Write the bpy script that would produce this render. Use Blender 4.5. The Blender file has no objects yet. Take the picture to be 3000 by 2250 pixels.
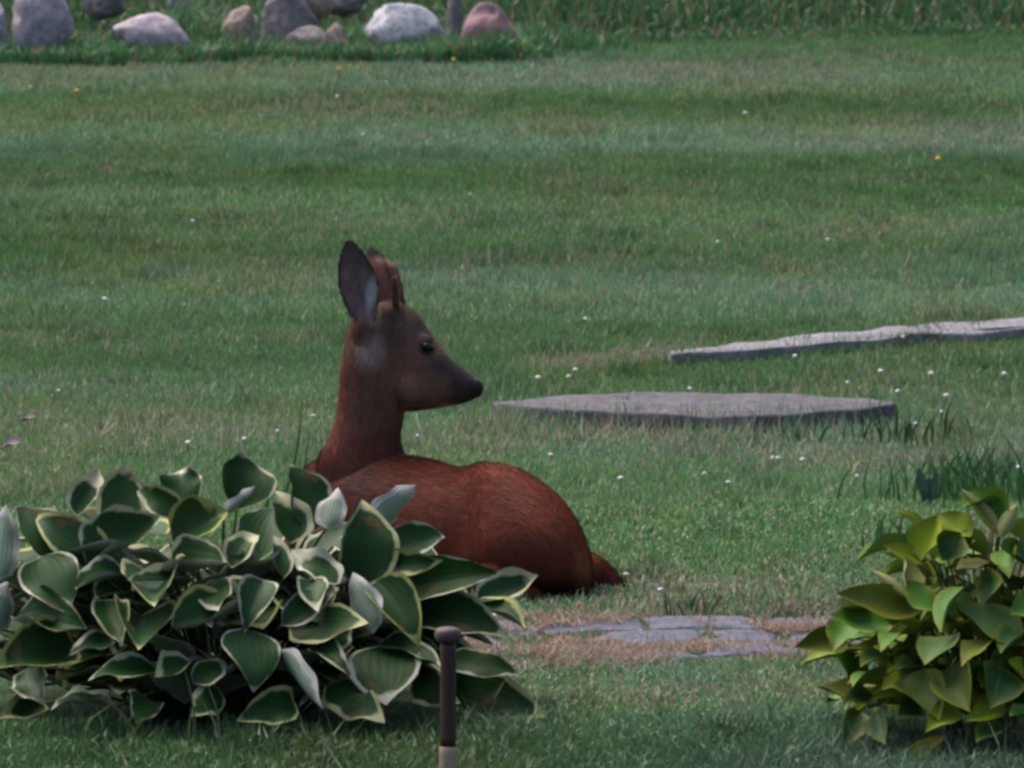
import bpy, bmesh, math, random
import numpy as np
from mathutils import Vector, Matrix, noise as mnoise

R = math.radians
random.seed(7)
rng = np.random.default_rng(11)
scene = bpy.context.scene
COL = scene.collection

# ------------------------------------------------------------------ camera, world, sun, exposure
CAM_H, CAM_D, FPX = 2.5, 18.0, 29295.0
PITCH = math.atan(CAM_H / CAM_D) - math.atan((1750 - 1125) / FPX)
cam_data = bpy.data.cameras.new('camera')
cam_data.sensor_width = 36.0
cam_data.lens = 36.0 * FPX / 3000.0
cam_data.clip_start = 0.5
cam_data.clip_end = 3000.0
cam_data.dof.use_dof = True
cam_data.dof.focus_distance = 18.0
cam_data.dof.aperture_fstop = 24.0
cam = bpy.data.objects.new('camera', cam_data)
cam.location = (0, -CAM_D, CAM_H)
cam.rotation_euler = (R(90) - PITCH, 0, 0)
COL.objects.link(cam)
scene.camera = cam

SUN_EL, SUN_AZ = R(60), R(-48)
sun_dir = Vector((math.sin(SUN_AZ) * math.cos(SUN_EL), math.cos(SUN_AZ) * math.cos(SUN_EL), math.sin(SUN_EL)))
world = bpy.data.worlds.new('World')
scene.world = world
world.use_nodes = True
wn = world.node_tree
for n in list(wn.nodes):
    wn.nodes.remove(n)
wo = wn.nodes.new('ShaderNodeOutputWorld')
wb = wn.nodes.new('ShaderNodeBackground')
ws = wn.nodes.new('ShaderNodeTexSky')
ws.sky_type = 'NISHITA'
ws.sun_disc = False
ws.sun_elevation = SUN_EL
ws.sun_rotation = SUN_AZ
ws.air_density = 1.0
ws.dust_density = 5.0
ws.ozone_density = 1.0
wb.inputs['Strength'].default_value = 0.085
wn.links.new(ws.outputs['Color'], wb.inputs['Color'])
wn.links.new(wb.outputs['Background'], wo.inputs['Surface'])

sd = bpy.data.lights.new('sun', 'SUN')
sd.energy = 1.5
sd.angle = R(60)
sd.color = (1.0, 0.94, 0.86)
sun = bpy.data.objects.new('sun', sd)
sun.rotation_euler = sun_dir.to_track_quat('Z', 'Y').to_euler()
sun.location = sun_dir * 40
COL.objects.link(sun)

scene.view_settings.view_transform = 'Standard'
scene.view_settings.look = 'None'
scene.view_settings.exposure = 1.47
scene.view_settings.gamma = 1.0
scene.cycles.use_denoising = True
scene.cycles.max_bounces = 6
scene.cycles.diffuse_bounces = 3
scene.cycles.glossy_bounces = 2
scene.cycles.transmission_bounces = 3
scene.cycles.filter_width = 3.0

# ------------------------------------------------------------------ rays of the photograph
cp, sp_ = math.cos(PITCH), math.sin(PITCH)
C0 = np.array([0.0, -CAM_D, CAM_H])
F0 = np.array([0.0, cp, -sp_])
U0 = np.array([0.0, sp_, cp])
X0 = np.array([1.0, 0.0, 0.0])

def ray(px, py):
    return F0 + X0 * ((px - 1500) / FPX) + U0 * ((1125 - py) / FPX)

def P(px, py, Y):
    d = ray(px, py)
    return C0 + d * ((Y + CAM_D) / d[1])

def G(px, py, z=0.0):
    d = ray(px, py)
    return C0 + d * ((z - CAM_H) / d[2])

def pix(p):
    q = np.asarray(p, float) - C0
    zf = q @ F0
    return 1500 + FPX * (q @ X0) / zf, 1125 - FPX * (q @ U0) / zf

# ------------------------------------------------------------------ helpers
def V(a):
    return Vector((float(a[0]), float(a[1]), float(a[2])))

def tag(o, label=None, cat=None, group=None, kind=None):
    if label: o['label'] = label
    if cat: o['category'] = cat
    if group: o['group'] = group
    if kind: o['kind'] = kind
    return o

def link(name, me, parent=None, mat=None):
    o = bpy.data.objects.new(name, me)
    COL.objects.link(o)
    if mat is not None and me is not None:
        me.materials.append(mat)
    if parent is not None:
        o.parent = parent
    return o

def empty(name, loc):
    o = bpy.data.objects.new(name, None)
    o.empty_display_size = 0.05
    o.location = V(loc)
    COL.objects.link(o)
    return o

def mesh_np(name, verts, faces_by_size, smooth=False):
    """faces_by_size: list of int arrays (n,k)"""
    me = bpy.data.meshes.new(name)
    verts = np.ascontiguousarray(verts, dtype=np.float32)
    me.vertices.add(len(verts))
    me.vertices.foreach_set('co', verts.ravel())
    nl = sum(f.size for f in faces_by_size)
    nf = sum(len(f) for f in faces_by_size)
    me.loops.add(nl)
    me.polygons.add(nf)
    me.loops.foreach_set('vertex_index', np.concatenate([f.ravel() for f in faces_by_size]).astype(np.int32))
    tot = np.concatenate([np.full(len(f), f.shape[1], np.int32) for f in faces_by_size])
    start = np.concatenate([[0], np.cumsum(tot)[:-1]]).astype(np.int32)
    me.polygons.foreach_set('loop_start', start)
    me.polygons.foreach_set('loop_total', tot)
    me.polygons.foreach_set('use_smooth', np.full(nf, smooth))
    me.update(calc_edges=True)
    return me

def set_col(me, cols, name='Col'):
    a = me.color_attributes.new(name, 'FLOAT_COLOR', 'POINT')
    c = np.ones((len(cols), 4), np.float32)
    c[:, :3] = cols
    a.data.foreach_set('color', c.ravel())

_perm = rng.random((256, 256)).astype(np.float32)
def vnoise(x, y, s=0):
    x = np.asarray(x) + 17.3 * s + 100; y = np.asarray(y) + 9.1 * s + 100
    xi = np.floor(x).astype(int); yi = np.floor(y).astype(int)
    fx = x - xi; fy = y - yi
    fx = fx * fx * (3 - 2 * fx); fy = fy * fy * (3 - 2 * fy)
    g = lambda a, b: _perm[a & 255, b & 255]
    return (g(xi, yi) * (1 - fx) + g(xi + 1, yi) * fx) * (1 - fy) + (g(xi, yi + 1) * (1 - fx) + g(xi + 1, yi + 1) * fx) * fy

def fbm(x, y, s=0, o=3):
    t = 0; a = .5; k = 1.0; tot = 0
    for i in range(o):
        t = t + a * vnoise(np.asarray(x) * k, np.asarray(y) * k, s + i * 3)
        tot += a; a *= .5; k *= 2.1
    return t / tot

def sstep(a, b, x):
    t = np.clip((x - a) / (b - a), 0, 1)
    return t * t * (3 - 2 * t)

def bank_edge(x):          # where the mown lawn ends, further off on the right
    return 11.75 + 1.0 * sstep(-0.3, 1.6, x) + 0.12 * np.sin(x * 3.1)

def ground(x, y):
    x = np.asarray(x, float); y = np.asarray(y, float)
    h = 0.012 * np.sin(x * 1.3 + y * .7) + 0.010 * np.sin(y * 1.9 - x * .6) + 0.03 * (fbm(x * .8, y * .8, 4) - .5)
    b = sstep(0, 6, y - bank_edge(x))
    return h * .5 + b * 1.1

# ------------------------------------------------------------------ materials
def new_mat(name):
    m = bpy.data.materials.new(name)
    m.use_nodes = True
    nt = m.node_tree
    for n in list(nt.nodes):
        nt.nodes.remove(n)
    out = nt.nodes.new('ShaderNodeOutputMaterial')
    return m, nt, out

def nd(nt, t, **kw):
    n = nt.nodes.new(t)
    for k, v in kw.items():
        setattr(n, k, v)
    return n

def ramp(nt, stops, fac):
    r = nt.nodes.new('ShaderNodeValToRGB')
    el = r.color_ramp.elements
    while len(el) < len(stops):
        el.new(0.5)
    for e, (p, c) in zip(el, stops):
        e.position = p
        e.color = (*c, 1)
    nt.links.new(fac, r.inputs['Fac'])
    return r.outputs['Color']

def mixc(nt, fac, a, b, mode='MIX'):
    m = nt.nodes.new('ShaderNodeMix')
    m.data_type = 'RGBA'
    m.blend_type = mode
    for inp, v in ((m.inputs[0], fac), (m.inputs[6], a), (m.inputs[7], b)):
        if hasattr(v, 'is_output'):
            nt.links.new(v, inp)
        elif isinstance(v, tuple):
            inp.default_value = (*v, 1)
        else:
            inp.default_value = v
    return m.outputs[2]

def mathn(nt, op, a, b=None, clamp=False):
    m = nt.nodes.new('ShaderNodeMath')
    m.operation = op
    m.use_clamp = clamp
    for inp, v in ((m.inputs[0], a), (m.inputs[1], b)):
        if v is None: continue
        if hasattr(v, 'is_output'):
            nt.links.new(v, inp)
        else:
            inp.default_value = v
    return m.outputs[0]

def noise_n(nt, scale, detail=4, rough=.55, coord=None, out='Fac'):
    n = nt.nodes.new('ShaderNodeTexNoise')
    n.inputs['Scale'].default_value = scale
    n.inputs['Detail'].default_value = detail
    n.inputs['Roughness'].default_value = rough
    if coord is not None:
        nt.links.new(coord, n.inputs['Vector'])
    return n.outputs[out]

def bump(nt, h, strength, dist):
    b = nt.nodes.new('ShaderNodeBump')
    b.inputs['Strength'].default_value = strength
    b.inputs['Distance'].default_value = dist
    nt.links.new(h, b.inputs['Height'])
    return b.outputs['Normal']

def principled(nt, out, col, rough=.7, spec=.3, normal=None):
    p = nt.nodes.new('ShaderNodeBsdfPrincipled')
    if hasattr(col, 'is_output'):
        nt.links.new(col, p.inputs['Base Color'])
    else:
        p.inputs['Base Color'].default_value = (*col, 1)
    if hasattr(rough, 'is_output'):
        nt.links.new(rough, p.inputs['Roughness'])
    else:
        p.inputs['Roughness'].default_value = rough
    p.inputs['Specular IOR Level'].default_value = spec
    if normal is not None:
        nt.links.new(normal, p.inputs['Normal'])
    if out is not None:
        nt.links.new(p.outputs['BSDF'], out.inputs['Surface'])
    return p

def blade_mat(name, trans=.42, gloss=.05, up=.9):
    m, nt, out = new_mat(name)
    a = nd(nt, 'ShaderNodeAttribute', attribute_name='Col')
    d = nd(nt, 'ShaderNodeBsdfDiffuse')
    t = nd(nt, 'ShaderNodeBsdfTranslucent')
    mx = nd(nt, 'ShaderNodeMixShader')
    mx.inputs['Fac'].default_value = trans
    nt.links.new(a.outputs['Color'], d.inputs['Color'])
    nt.links.new(a.outputs['Color'], t.inputs['Color'])
    nt.links.new(d.outputs[0], mx.inputs[1])
    nt.links.new(t.outputs[0], mx.inputs[2])
    if up:
        va = nd(nt, 'ShaderNodeVectorMath', operation='ADD')
        nt.links.new(nd(nt, 'ShaderNodeNewGeometry').outputs['Normal'], va.inputs[0])
        va.inputs[1].default_value = (0, 0, up)
        vn = nd(nt, 'ShaderNodeVectorMath', operation='NORMALIZE')
        nt.links.new(va.outputs[0], vn.inputs[0])
        nt.links.new(vn.outputs[0], d.inputs['Normal'])
    g = nd(nt, 'ShaderNodeBsdfGlossy')
    g.inputs['Roughness'].default_value = .5
    m2 = nd(nt, 'ShaderNodeMixShader')
    m2.inputs['Fac'].default_value = gloss
    nt.links.new(mx.outputs[0], m2.inputs[1])
    nt.links.new(g.outputs[0], m2.inputs[2])
    nt.links.new(m2.outputs[0], out.inputs['Surface'])
    return m

MAT_GRASS = blade_mat('grass_blades')
MAT_FUR = blade_mat('deer_fur', .06, .01, 0)

def soil_mat():
    m, nt, out = new_mat('lawn_soil')
    co = nd(nt, 'ShaderNodeNewGeometry').outputs['Position']
    n1 = noise_n(nt, 3.0, 5, .6, co)
    n2 = noise_n(nt, 60.0, 4, .6, co)
    c = ramp(nt, [(.3, (.016, .040, .014)), (.55, (.024, .050, .017)), (.75, (.040, .046, .022))], n1)
    c = mixc(nt, .5, c, ramp(nt, [(.3, (.012, .024, .009)), (.7, (.036, .056, .024))], n2))
    principled(nt, out, c, .95, .1, bump(nt, n2, .6, .01))
    return m

def stone_mat(name, c1, c2, c3, scale=9.0, lichen=.25):
    m, nt, out = new_mat(name)
    co = nd(nt, 'ShaderNodeTexCoord').outputs['Object']
    n1 = noise_n(nt, scale, 6, .62, co)
    n2 = noise_n(nt, scale * 6, 5, .65, co)
    n3 = noise_n(nt, scale * 1.7, 3, .5, co)
    c = ramp(nt, [(.32, c2), (.5, c1), (.68, c3)], n1)
    c = mixc(nt, .5, c, ramp(nt, [(.36, tuple(x * .40 for x in c1)), (.64, tuple(min(.8, x * 1.6) for x in c1))], n2))
    lich = ramp(nt, [(.58, (0, 0, 0)), (.66, (1, 1, 1))], n3)
    c = mixc(nt, mathn(nt, 'MULTIPLY', lich, lichen), c, (.15, .16, .10))
    h = mathn(nt, 'ADD', mathn(nt, 'MULTIPLY', n1, 1.0), mathn(nt, 'MULTIPLY', n2, .35))
    principled(nt, out, c, .88, .25, bump(nt, h, .7, .02))
    return m

def hosta_mats():
    m, nt, out = new_mat('hosta_leaf_top')
    edge = nd(nt, 'ShaderNodeAttribute', attribute_name='edge').outputs['Fac']
    lt = nd(nt, 'ShaderNodeAttribute', attribute_name='acr').outputs['Fac']
    oi = nd(nt, 'ShaderNodeObjectInfo').outputs['Random']
    co = nd(nt, 'ShaderNodeTexCoord').outputs['Object']
    n1 = noise_n(nt, 22, 3, .5, co)
    n2 = noise_n(nt, 60, 4, .6, co)
    thr = mathn(nt, 'MULTIPLY', mathn(nt, 'ADD', mathn(nt, 'MULTIPLY', n1, 2.8), mathn(nt, 'ADD', mathn(nt, 'MULTIPLY', oi, .9), -1.05)), .85)
    fac = mathn(nt, 'SUBTRACT', thr, edge)
    fac = mathn(nt, 'MULTIPLY', fac, 3.0, True)
    cream = ramp(nt, [(0, (.50, .48, .38)), (.5, (.44, .44, .29)), (.75, (.33, .34, .08)), (1, (.50, .47, .38))], oi)
    cream = mixc(nt, mathn(nt, 'MULTIPLY', n2, .35), cream, (.19, .20, .10))
    oi2 = mathn(nt, 'FRACT', mathn(nt, 'MULTIPLY', oi, 7.31))
    green = ramp(nt, [(0, (.011, .042, .013)), (.5, (.016, .052, .011)), (1, (.010, .040, .018))], oi2)
    green = mixc(nt, mathn(nt, 'MULTIPLY', n1, .6), green, (.024, .064, .010))
    vein = mathn(nt, 'SINE', mathn(nt, 'MULTIPLY', lt, 26.0))
    green = mixc(nt, mathn(nt, 'MULTIPLY', mathn(nt, 'ADD', vein, 1), .03), green, (.05, .10, .055))
    c = mixc(nt, fac, green, cream)
    # brown blemishes that a few leaves carry
    n3 = noise_n(nt, 14, 2, .5, co)
    spot = ramp(nt, [(.70, (0, 0, 0)), (.75, (1, 1, 1))], n3)
    c = mixc(nt, mathn(nt, 'MULTIPLY', spot, .6), c, (.12, .07, .035))
    b = bump(nt, mathn(nt, 'ADD', mathn(nt, 'MULTIPLY', vein, .5), n2), .09, .004)
    p = principled(nt, None, c, .5, .16, b)
    t = nd(nt, 'ShaderNodeBsdfTranslucent')
    nt.links.new(c, t.inputs['Color'])
    mx = nd(nt, 'ShaderNodeMixShader')
    mx.inputs['Fac'].default_value = .14
    nt.links.new(p.outputs[0], mx.inputs[1]); nt.links.new(t.outputs[0], mx.inputs[2])
    nt.links.new(mx.outputs[0], out.inputs['Surface'])

    m2, nt, out = new_mat('hosta_leaf_underside')
    edge = nd(nt, 'ShaderNodeAttribute', attribute_name='edge').outputs['Fac']
    lt = nd(nt, 'ShaderNodeAttribute', attribute_name='acr').outputs['Fac']
    co = nd(nt, 'ShaderNodeTexCoord').outputs['Object']
    n1 = noise_n(nt, 22, 3, .5, co)
    fac = mathn(nt, 'MULTIPLY', mathn(nt, 'SUBTRACT', mathn(nt, 'MULTIPLY', n1, 2.0), edge), 2.5, True)
    vein = mathn(nt, 'SINE', mathn(nt, 'MULTIPLY', lt, 26.0))
    g = mixc(nt, n1, (.12, .17, .12), (.20, .25, .19))
    c = mixc(nt, fac, g, (.38, .36, .33))
    principled(nt, out, c, .6, .3, bump(nt, vein, .14, .004))
    return m, m2

def shrub_mats():
    m, nt, out = new_mat('shrub_leaf_top')
    tint = nd(nt, 'ShaderNodeObjectInfo').outputs['Color']
    lt = nd(nt, 'ShaderNodeAttribute', attribute_name='acr').outputs['Fac']
    ls = nd(nt, 'ShaderNodeAttribute', attribute_name='alo').outputs['Fac']
    edge = nd(nt, 'ShaderNodeAttribute', attribute_name='edge').outputs['Fac']
    co = nd(nt, 'ShaderNodeTexCoord').outputs['Object']
    n1 = noise_n(nt, 18, 4, .55, co)
    n2 = noise_n(nt, 70, 4, .6, co)
    c = mixc(nt, mathn(nt, 'MULTIPLY', n1, .5), tint, (.035, .095, .016))
    rim = mathn(nt, 'SUBTRACT', 1.0, mathn(nt, 'MULTIPLY', edge, mathn(nt, 'ADD', .3, n1)), True)
    c = mixc(nt, mathn(nt, 'MULTIPLY', rim, .6), c, (.21, .21, .025))
    spot = ramp(nt, [(.62, (0, 0, 0)), (.72, (1, 1, 1))], noise_n(nt, 12, 3, .5, co))
    c = mixc(nt, mathn(nt, 'MULTIPLY', spot, .28), c, (.10, .065, .03))
    mid = mathn(nt, 'SUBTRACT', 1.0, mathn(nt, 'MULTIPLY', mathn(nt, 'ABSOLUTE', lt), 14.0), True)
    c = mixc(nt, mathn(nt, 'MULTIPLY', mid, .5), c, (.13, .17, .06))
    rib = mathn(nt, 'SINE', mathn(nt, 'MULTIPLY', mathn(nt, 'ADD', ls, mathn(nt, 'MULTIPLY', mathn(nt, 'ABSOLUTE', lt), -.28)), 50.0))
    b = bump(nt, mathn(nt, 'ADD', mathn(nt, 'MULTIPLY', rib, .5), n2), .08, .003)
    p = principled(nt, None, c, .5, .16, b)
    t = nd(nt, 'ShaderNodeBsdfTranslucent')
    nt.links.new(c, t.inputs['Color'])
    mx = nd(nt, 'ShaderNodeMixShader')
    mx.inputs['Fac'].default_value = .22
    nt.links.new(p.outputs[0], mx.inputs[1]); nt.links.new(t.outputs[0], mx.inputs[2])
    nt.links.new(mx.outputs[0], out.inputs['Surface'])
    m2, nt, out = new_mat('shrub_leaf_underside')
    tint = nd(nt, 'ShaderNodeObjectInfo').outputs['Color']
    c = mixc(nt, .5, tint, (.17, .18, .08))
    principled(nt, out, c, .65, .25)
    return m, m2

def simple_mat(name, col, rough=.6, spec=.3, var=.25, scale=40, bstr=.2, bdist=.003, stretch=None):
    m, nt, out = new_mat(name)
    tc = nd(nt, 'ShaderNodeTexCoord').outputs['Object']
    if stretch:
        mp = nd(nt, 'ShaderNodeMapping')
        mp.inputs['Scale'].default_value = stretch
        nt.links.new(tc, mp.inputs['Vector'])
        tc = mp.outputs[0]
    n = noise_n(nt, scale, 5, .6, tc)
    c = ramp(nt, [(.3, tuple(x * (1 - var) for x in col)), (.7, tuple(min(.9, x * (1 + var)) for x in col))], n)
    principled(nt, out, c, rough, spec, bump(nt, n, bstr, bdist))
    return m

# ------------------------------------------------------------------ the lawn sheet
def build_ground():
    xs = np.unique(np.concatenate([np.linspace(-3.4, 3.4, 110), np.linspace(-40, -3.4, 22), np.linspace(3.4, 40, 22), [-1500, -400, -120, 120, 400, 1500]]))
    ys = np.unique(np.concatenate([np.linspace(-4, 19, 260), np.linspace(-25, -4, 20), np.linspace(19, 60, 24), [-1500, -300, -80, 110, 300, 1500]]))
    gx, gy = np.meshgrid(xs, ys)
    gz = ground(gx, gy)
    far = (np.abs(gx) > 45) | (np.abs(gy) > 65)
    gz = np.where(far & (gy < 12), 0, gz)
    v = np.stack([gx, gy, gz], -1).reshape(-1, 3)
    nx, ny = len(xs), len(ys)
    i = np.arange(nx - 1)[None, :] + (np.arange(ny - 1) * nx)[:, None]
    i = i.ravel()
    f = np.stack([i, i + 1, i + 1 + nx, i + nx], -1)
    o = link('ground', mesh_np('ground', v, [f], True), None, soil_mat())
    tag(o, 'garden ground under the mown lawn and the far bank', 'ground', kind='structure')
build_ground()

# ------------------------------------------------------------------ blades of grass
def blades_mesh(name, x, y, z, h, w, ax, lean, col, seg, mat, tipmul=1.15, basemul=.7):
    """ax: facing angle of the blade's flat side; lean (N,2) tip offset in units of h"""
    n = len(x)
    base = np.stack([x, y, z], -1)
    side = np.stack([np.cos(ax), np.sin(ax), np.zeros(n)], -1) * (w / 2)[:, None]
    tip = base + np.stack([lean[:, 0] * h, lean[:, 1] * h, h * np.sqrt(np.clip(1 - np.minimum((lean ** 2).sum(1), .8), .2, 1))], -1)
    if seg == 1:
        v = np.stack([base - side, base + side, tip], 1).reshape(-1, 3)
        k = np.arange(n)[:, None] * 3
        faces = [k + np.array([0, 1, 2])]
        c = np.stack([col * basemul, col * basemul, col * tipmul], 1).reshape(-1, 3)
    else:
        mid = base + np.stack([lean[:, 0] * h * .3, lean[:, 1] * h * .3, h * .58], -1)
        v = np.stack([base - side, base + side, mid + side * .85, mid - side * .85, tip], 1).reshape(-1, 3)
        k = np.arange(n)[:, None] * 5
        faces = [k + np.array([0, 1, 2, 3]), k + np.array([3, 2, 4])]
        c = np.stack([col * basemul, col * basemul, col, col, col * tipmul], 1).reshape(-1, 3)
    me = mesh_np(name, v, faces, False)
    set_col(me, np.clip(c, 0, 1))
    return link(name, me, None, mat)

SLAB = [(1440, 1180), (1550, 1166), (1700, 1156), (2000, 1152), (2300, 1155), (2500, 1164), (2630, 1182),
        (2500, 1196), (2350, 1208), (2200, 1214), (2000, 1216), (1850, 1211), (1700, 1206), (1550, 1196)]
KERB_BACK = [(1962, 1030), (2150, 1008), (2400, 980), (2700, 952), (3000, 930), (3300, 915), (3650, 905)]
KERB_FRONT = [(1968, 1040), (2150, 1030), (2400, 1008), (2700, 982), (3000, 962), (3300, 950), (3650, 942)]
SLAB_Z, KERB_Z = 0.034, 0.022
slab_pts = np.array([G(a, b, SLAB_Z)[:2] for a, b in SLAB])
kb = np.array([G(a, b, KERB_Z)[:2] for a, b in KERB_BACK])
kf = np.array([G(a, b, KERB_Z)[:2] for a, b in KERB_FRONT])
kerb_poly = np.concatenate([kb, kf[::-1]])

flag_polys = []
_rows = [-.30, -.47, -.64, -.80]
for r in range(3):
    x = -.32 + .1 * r
    top, bot = _rows[r], _rows[r + 1]
    while x < 1.35:
        w = rng.uniform(.13, .27)
        if rng.random() < .84:
            j = lambda: rng.uniform(-.022, .022)
            g = .010
            q = [(x + g + j(), bot + g + j()), (x + w * .5 + j(), bot + g + j() * .6), (x + w - g + j(), bot + g + j()), (x + w - g + j(), (top + bot) / 2 + j()),
                 (x + w - g + j(), top - g + j()), (x + w * .5 + j(), top - g + j() * .6), (x + g + j(), top - g + j()), (x + g + j(), (top + bot) / 2 + j())]
            flag_polys.append(np.array([(a, b + .05 * math.sin(a * 3)) for a, b in q]))
        x += w

def inside(poly, x, y):
    r = np.zeros(len(x), bool)
    j = len(poly) - 1
    for i in range(len(poly)):
        xi, yi = poly[i]; xj, yj = poly[j]
        c = ((yi > y) != (yj > y)) & (x < (xj - xi) * (y - yi) / (yj - yi + 1e-12) + xi)
        r ^= c
        j = i
    return r

def edge_dist(poly, x, y):
    d = np.full(len(x), 9.0)
    for i in range(len(poly)):
        a, b = poly[i - 1], poly[i]
        t = np.clip(((x - a[0]) * (b[0] - a[0]) + (y - a[1]) * (b[1] - a[1])) / (((b - a) ** 2).sum() + 1e-12), 0, 1)
        d = np.minimum(d, np.hypot(x - a[0] - t * (b[0] - a[0]), y - a[1] - t * (b[1] - a[1])))
    return d

HOSTA_C = P(650, 2060, -1.30); HOSTA_C[2] = 0
SHRUB_C = P(2880, 2150, -1.62); SHRUB_C[2] = 0
PATH_C = [(-0.2, -0.55), (0.0, -.53), (0.2, -.56), (.45, -.57), (.7, -.55)]

def path_dist(x, y):       # distance across the old path that runs left to right
    yc = -0.56 + 0.05 * np.sin(x * 3)
    return np.abs(y - yc)

C_GREEN = np.array([.068, .162, .047]); C_BLUE = np.array([.092, .182, .100]); C_YEL = np.array([.110, .172, .042])
C_STRAW = np.array([.30, .26, .185]); C_RED = np.array([.22, .125, .10]); C_DARK = np.array([.028, .085, .030])

def lawn_cols(x, y, n):
    p1 = fbm(x * .45, y * .9, 1)
    p2 = fbm(x * 2.6, y * 1.3, 5)
    p3 = fbm(x * .45, y * 1.5, 8)
    a = sstep(.35, .65, p1)[:, None]
    c = C_GREEN * (1 - a) + C_BLUE * a
    b = (sstep(.5, .75, p2) * .6)[:, None]
    c = c * (1 - b) + C_YEL * b
    stripe = np.clip(fbm(x * .20 + y * .10, y * 1.25 + .3 * np.sin(x * .7), 33, 2) * 2.6 - .8, 0, 1)
    c = c * (.86 + .30 * stripe)[:, None]
    d = (sstep(.58, .8, p3 * .5 + p2 * .5) * .5)[:, None]
    c = c * (1 - d) + C_DARK * d
    tuft = sstep(.60, .72, fbm(x * 7.5, y * 5.0, 44, 2))[:, None]
    c = c * (1 - .22 * tuft)
    c = c * (.80 + .40 * fbm(x * 11, y * 5, 47, 2))[:, None]
    c = c * rng.uniform(.6, 1.45, n)[:, None]
    # dry and clipped blades
    dry = .01 + .20 * sstep(.5, .78, fbm(x * 1.6, y * 2.4, 12)) + .10 * stripe
    for (px, py, rx, ry, k) in ((450, 1270, 480, 45, .38), (1300, 1300, 250, 50, .22), (1750, 1290, 420, 40, .30), (2450, 1340, 330, 40, .35), (2100, 1740, 500, 50, .40), (2000, 2040, 500, 40, .30),
                                (1900, 760, 700, 40, .20), (2700, 400, 400, 50, .30), (2100, 230, 500, 40, .30), (600, 700, 500, 50, .18), (1000, 330, 500, 30, .25), (500, 190, 500, 25, .22), (2600, 1120, 350, 40, .25), (900, 820, 600, 40, .2)):
        qx, qy = G(px, py)[:2]; sx = (qy + CAM_D) / FPX; sy = sx * (qy + CAM_D) / CAM_H
        dry = dry + k * np.exp(-((x - qx) / (rx * sx)) ** 2 - ((y - qy) / (ry * sy)) ** 2) * (.4 + 1.2 * fbm(x * 7, y * 4, 71))
    pd = path_dist(x, y)
    nearp = sstep(.48, .16, pd) * sstep(-.35, -.05, x)
    dry = np.clip(dry + nearp * .42, 0, .85)
    ra, rb = G(1640, 1075)[:2], G(1975, 1034)[:2]
    tt = np.clip(((x - ra[0]) * (rb[0] - ra[0]) + (y - ra[1]) * (rb[1] - ra[1])) / ((rb - ra) ** 2).sum(), 0, 1)
    rd = np.hypot(x - ra[0] - tt * (rb[0] - ra[0]), y - ra[1] - tt * (rb[1] - ra[1]))
    dry = np.maximum(dry, .75 * sstep(.14, .05, rd))
    dry = dry * (1 - .85 * sstep(-1.2, -1.7, y))
    isdry = rng.random(n) < dry
    sc = C_STRAW * rng.uniform(.55, 1.1, n)[:, None]
    red = (rng.random(n) < nearp * .5)[:, None]
    sc = np.where(red, C_RED * rng.uniform(.7, 1.5, n)[:, None], sc)
    c = np.where(isdry[:, None], sc, c)
    return c, stripe, nearp

def scatter(n, y0, y1, margin):
    """points over the seen lawn, widened by margin metres on either side"""
    u = rng.random(n * 3)
    yy = y0 + (y1 - y0) * rng.random(n * 3)
    half = (yy + CAM_D) * 1500 / FPX + margin
    hm = (y1 + CAM_D) * 1500 / FPX + margin
    keep = rng.random(n * 3) < half / hm
    xx = (u * 2 - 1) * half
    return xx[keep][:n], yy[keep][:n]

def deer_foot(x, y):
    a = ((x + 0.05) * .73 + (y - .20) * -.68); b = ((x + 0.05) * .68 + (y - .20) * .73)
    return (a / .23) ** 2 + (b / .12) ** 2 < 1

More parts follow.
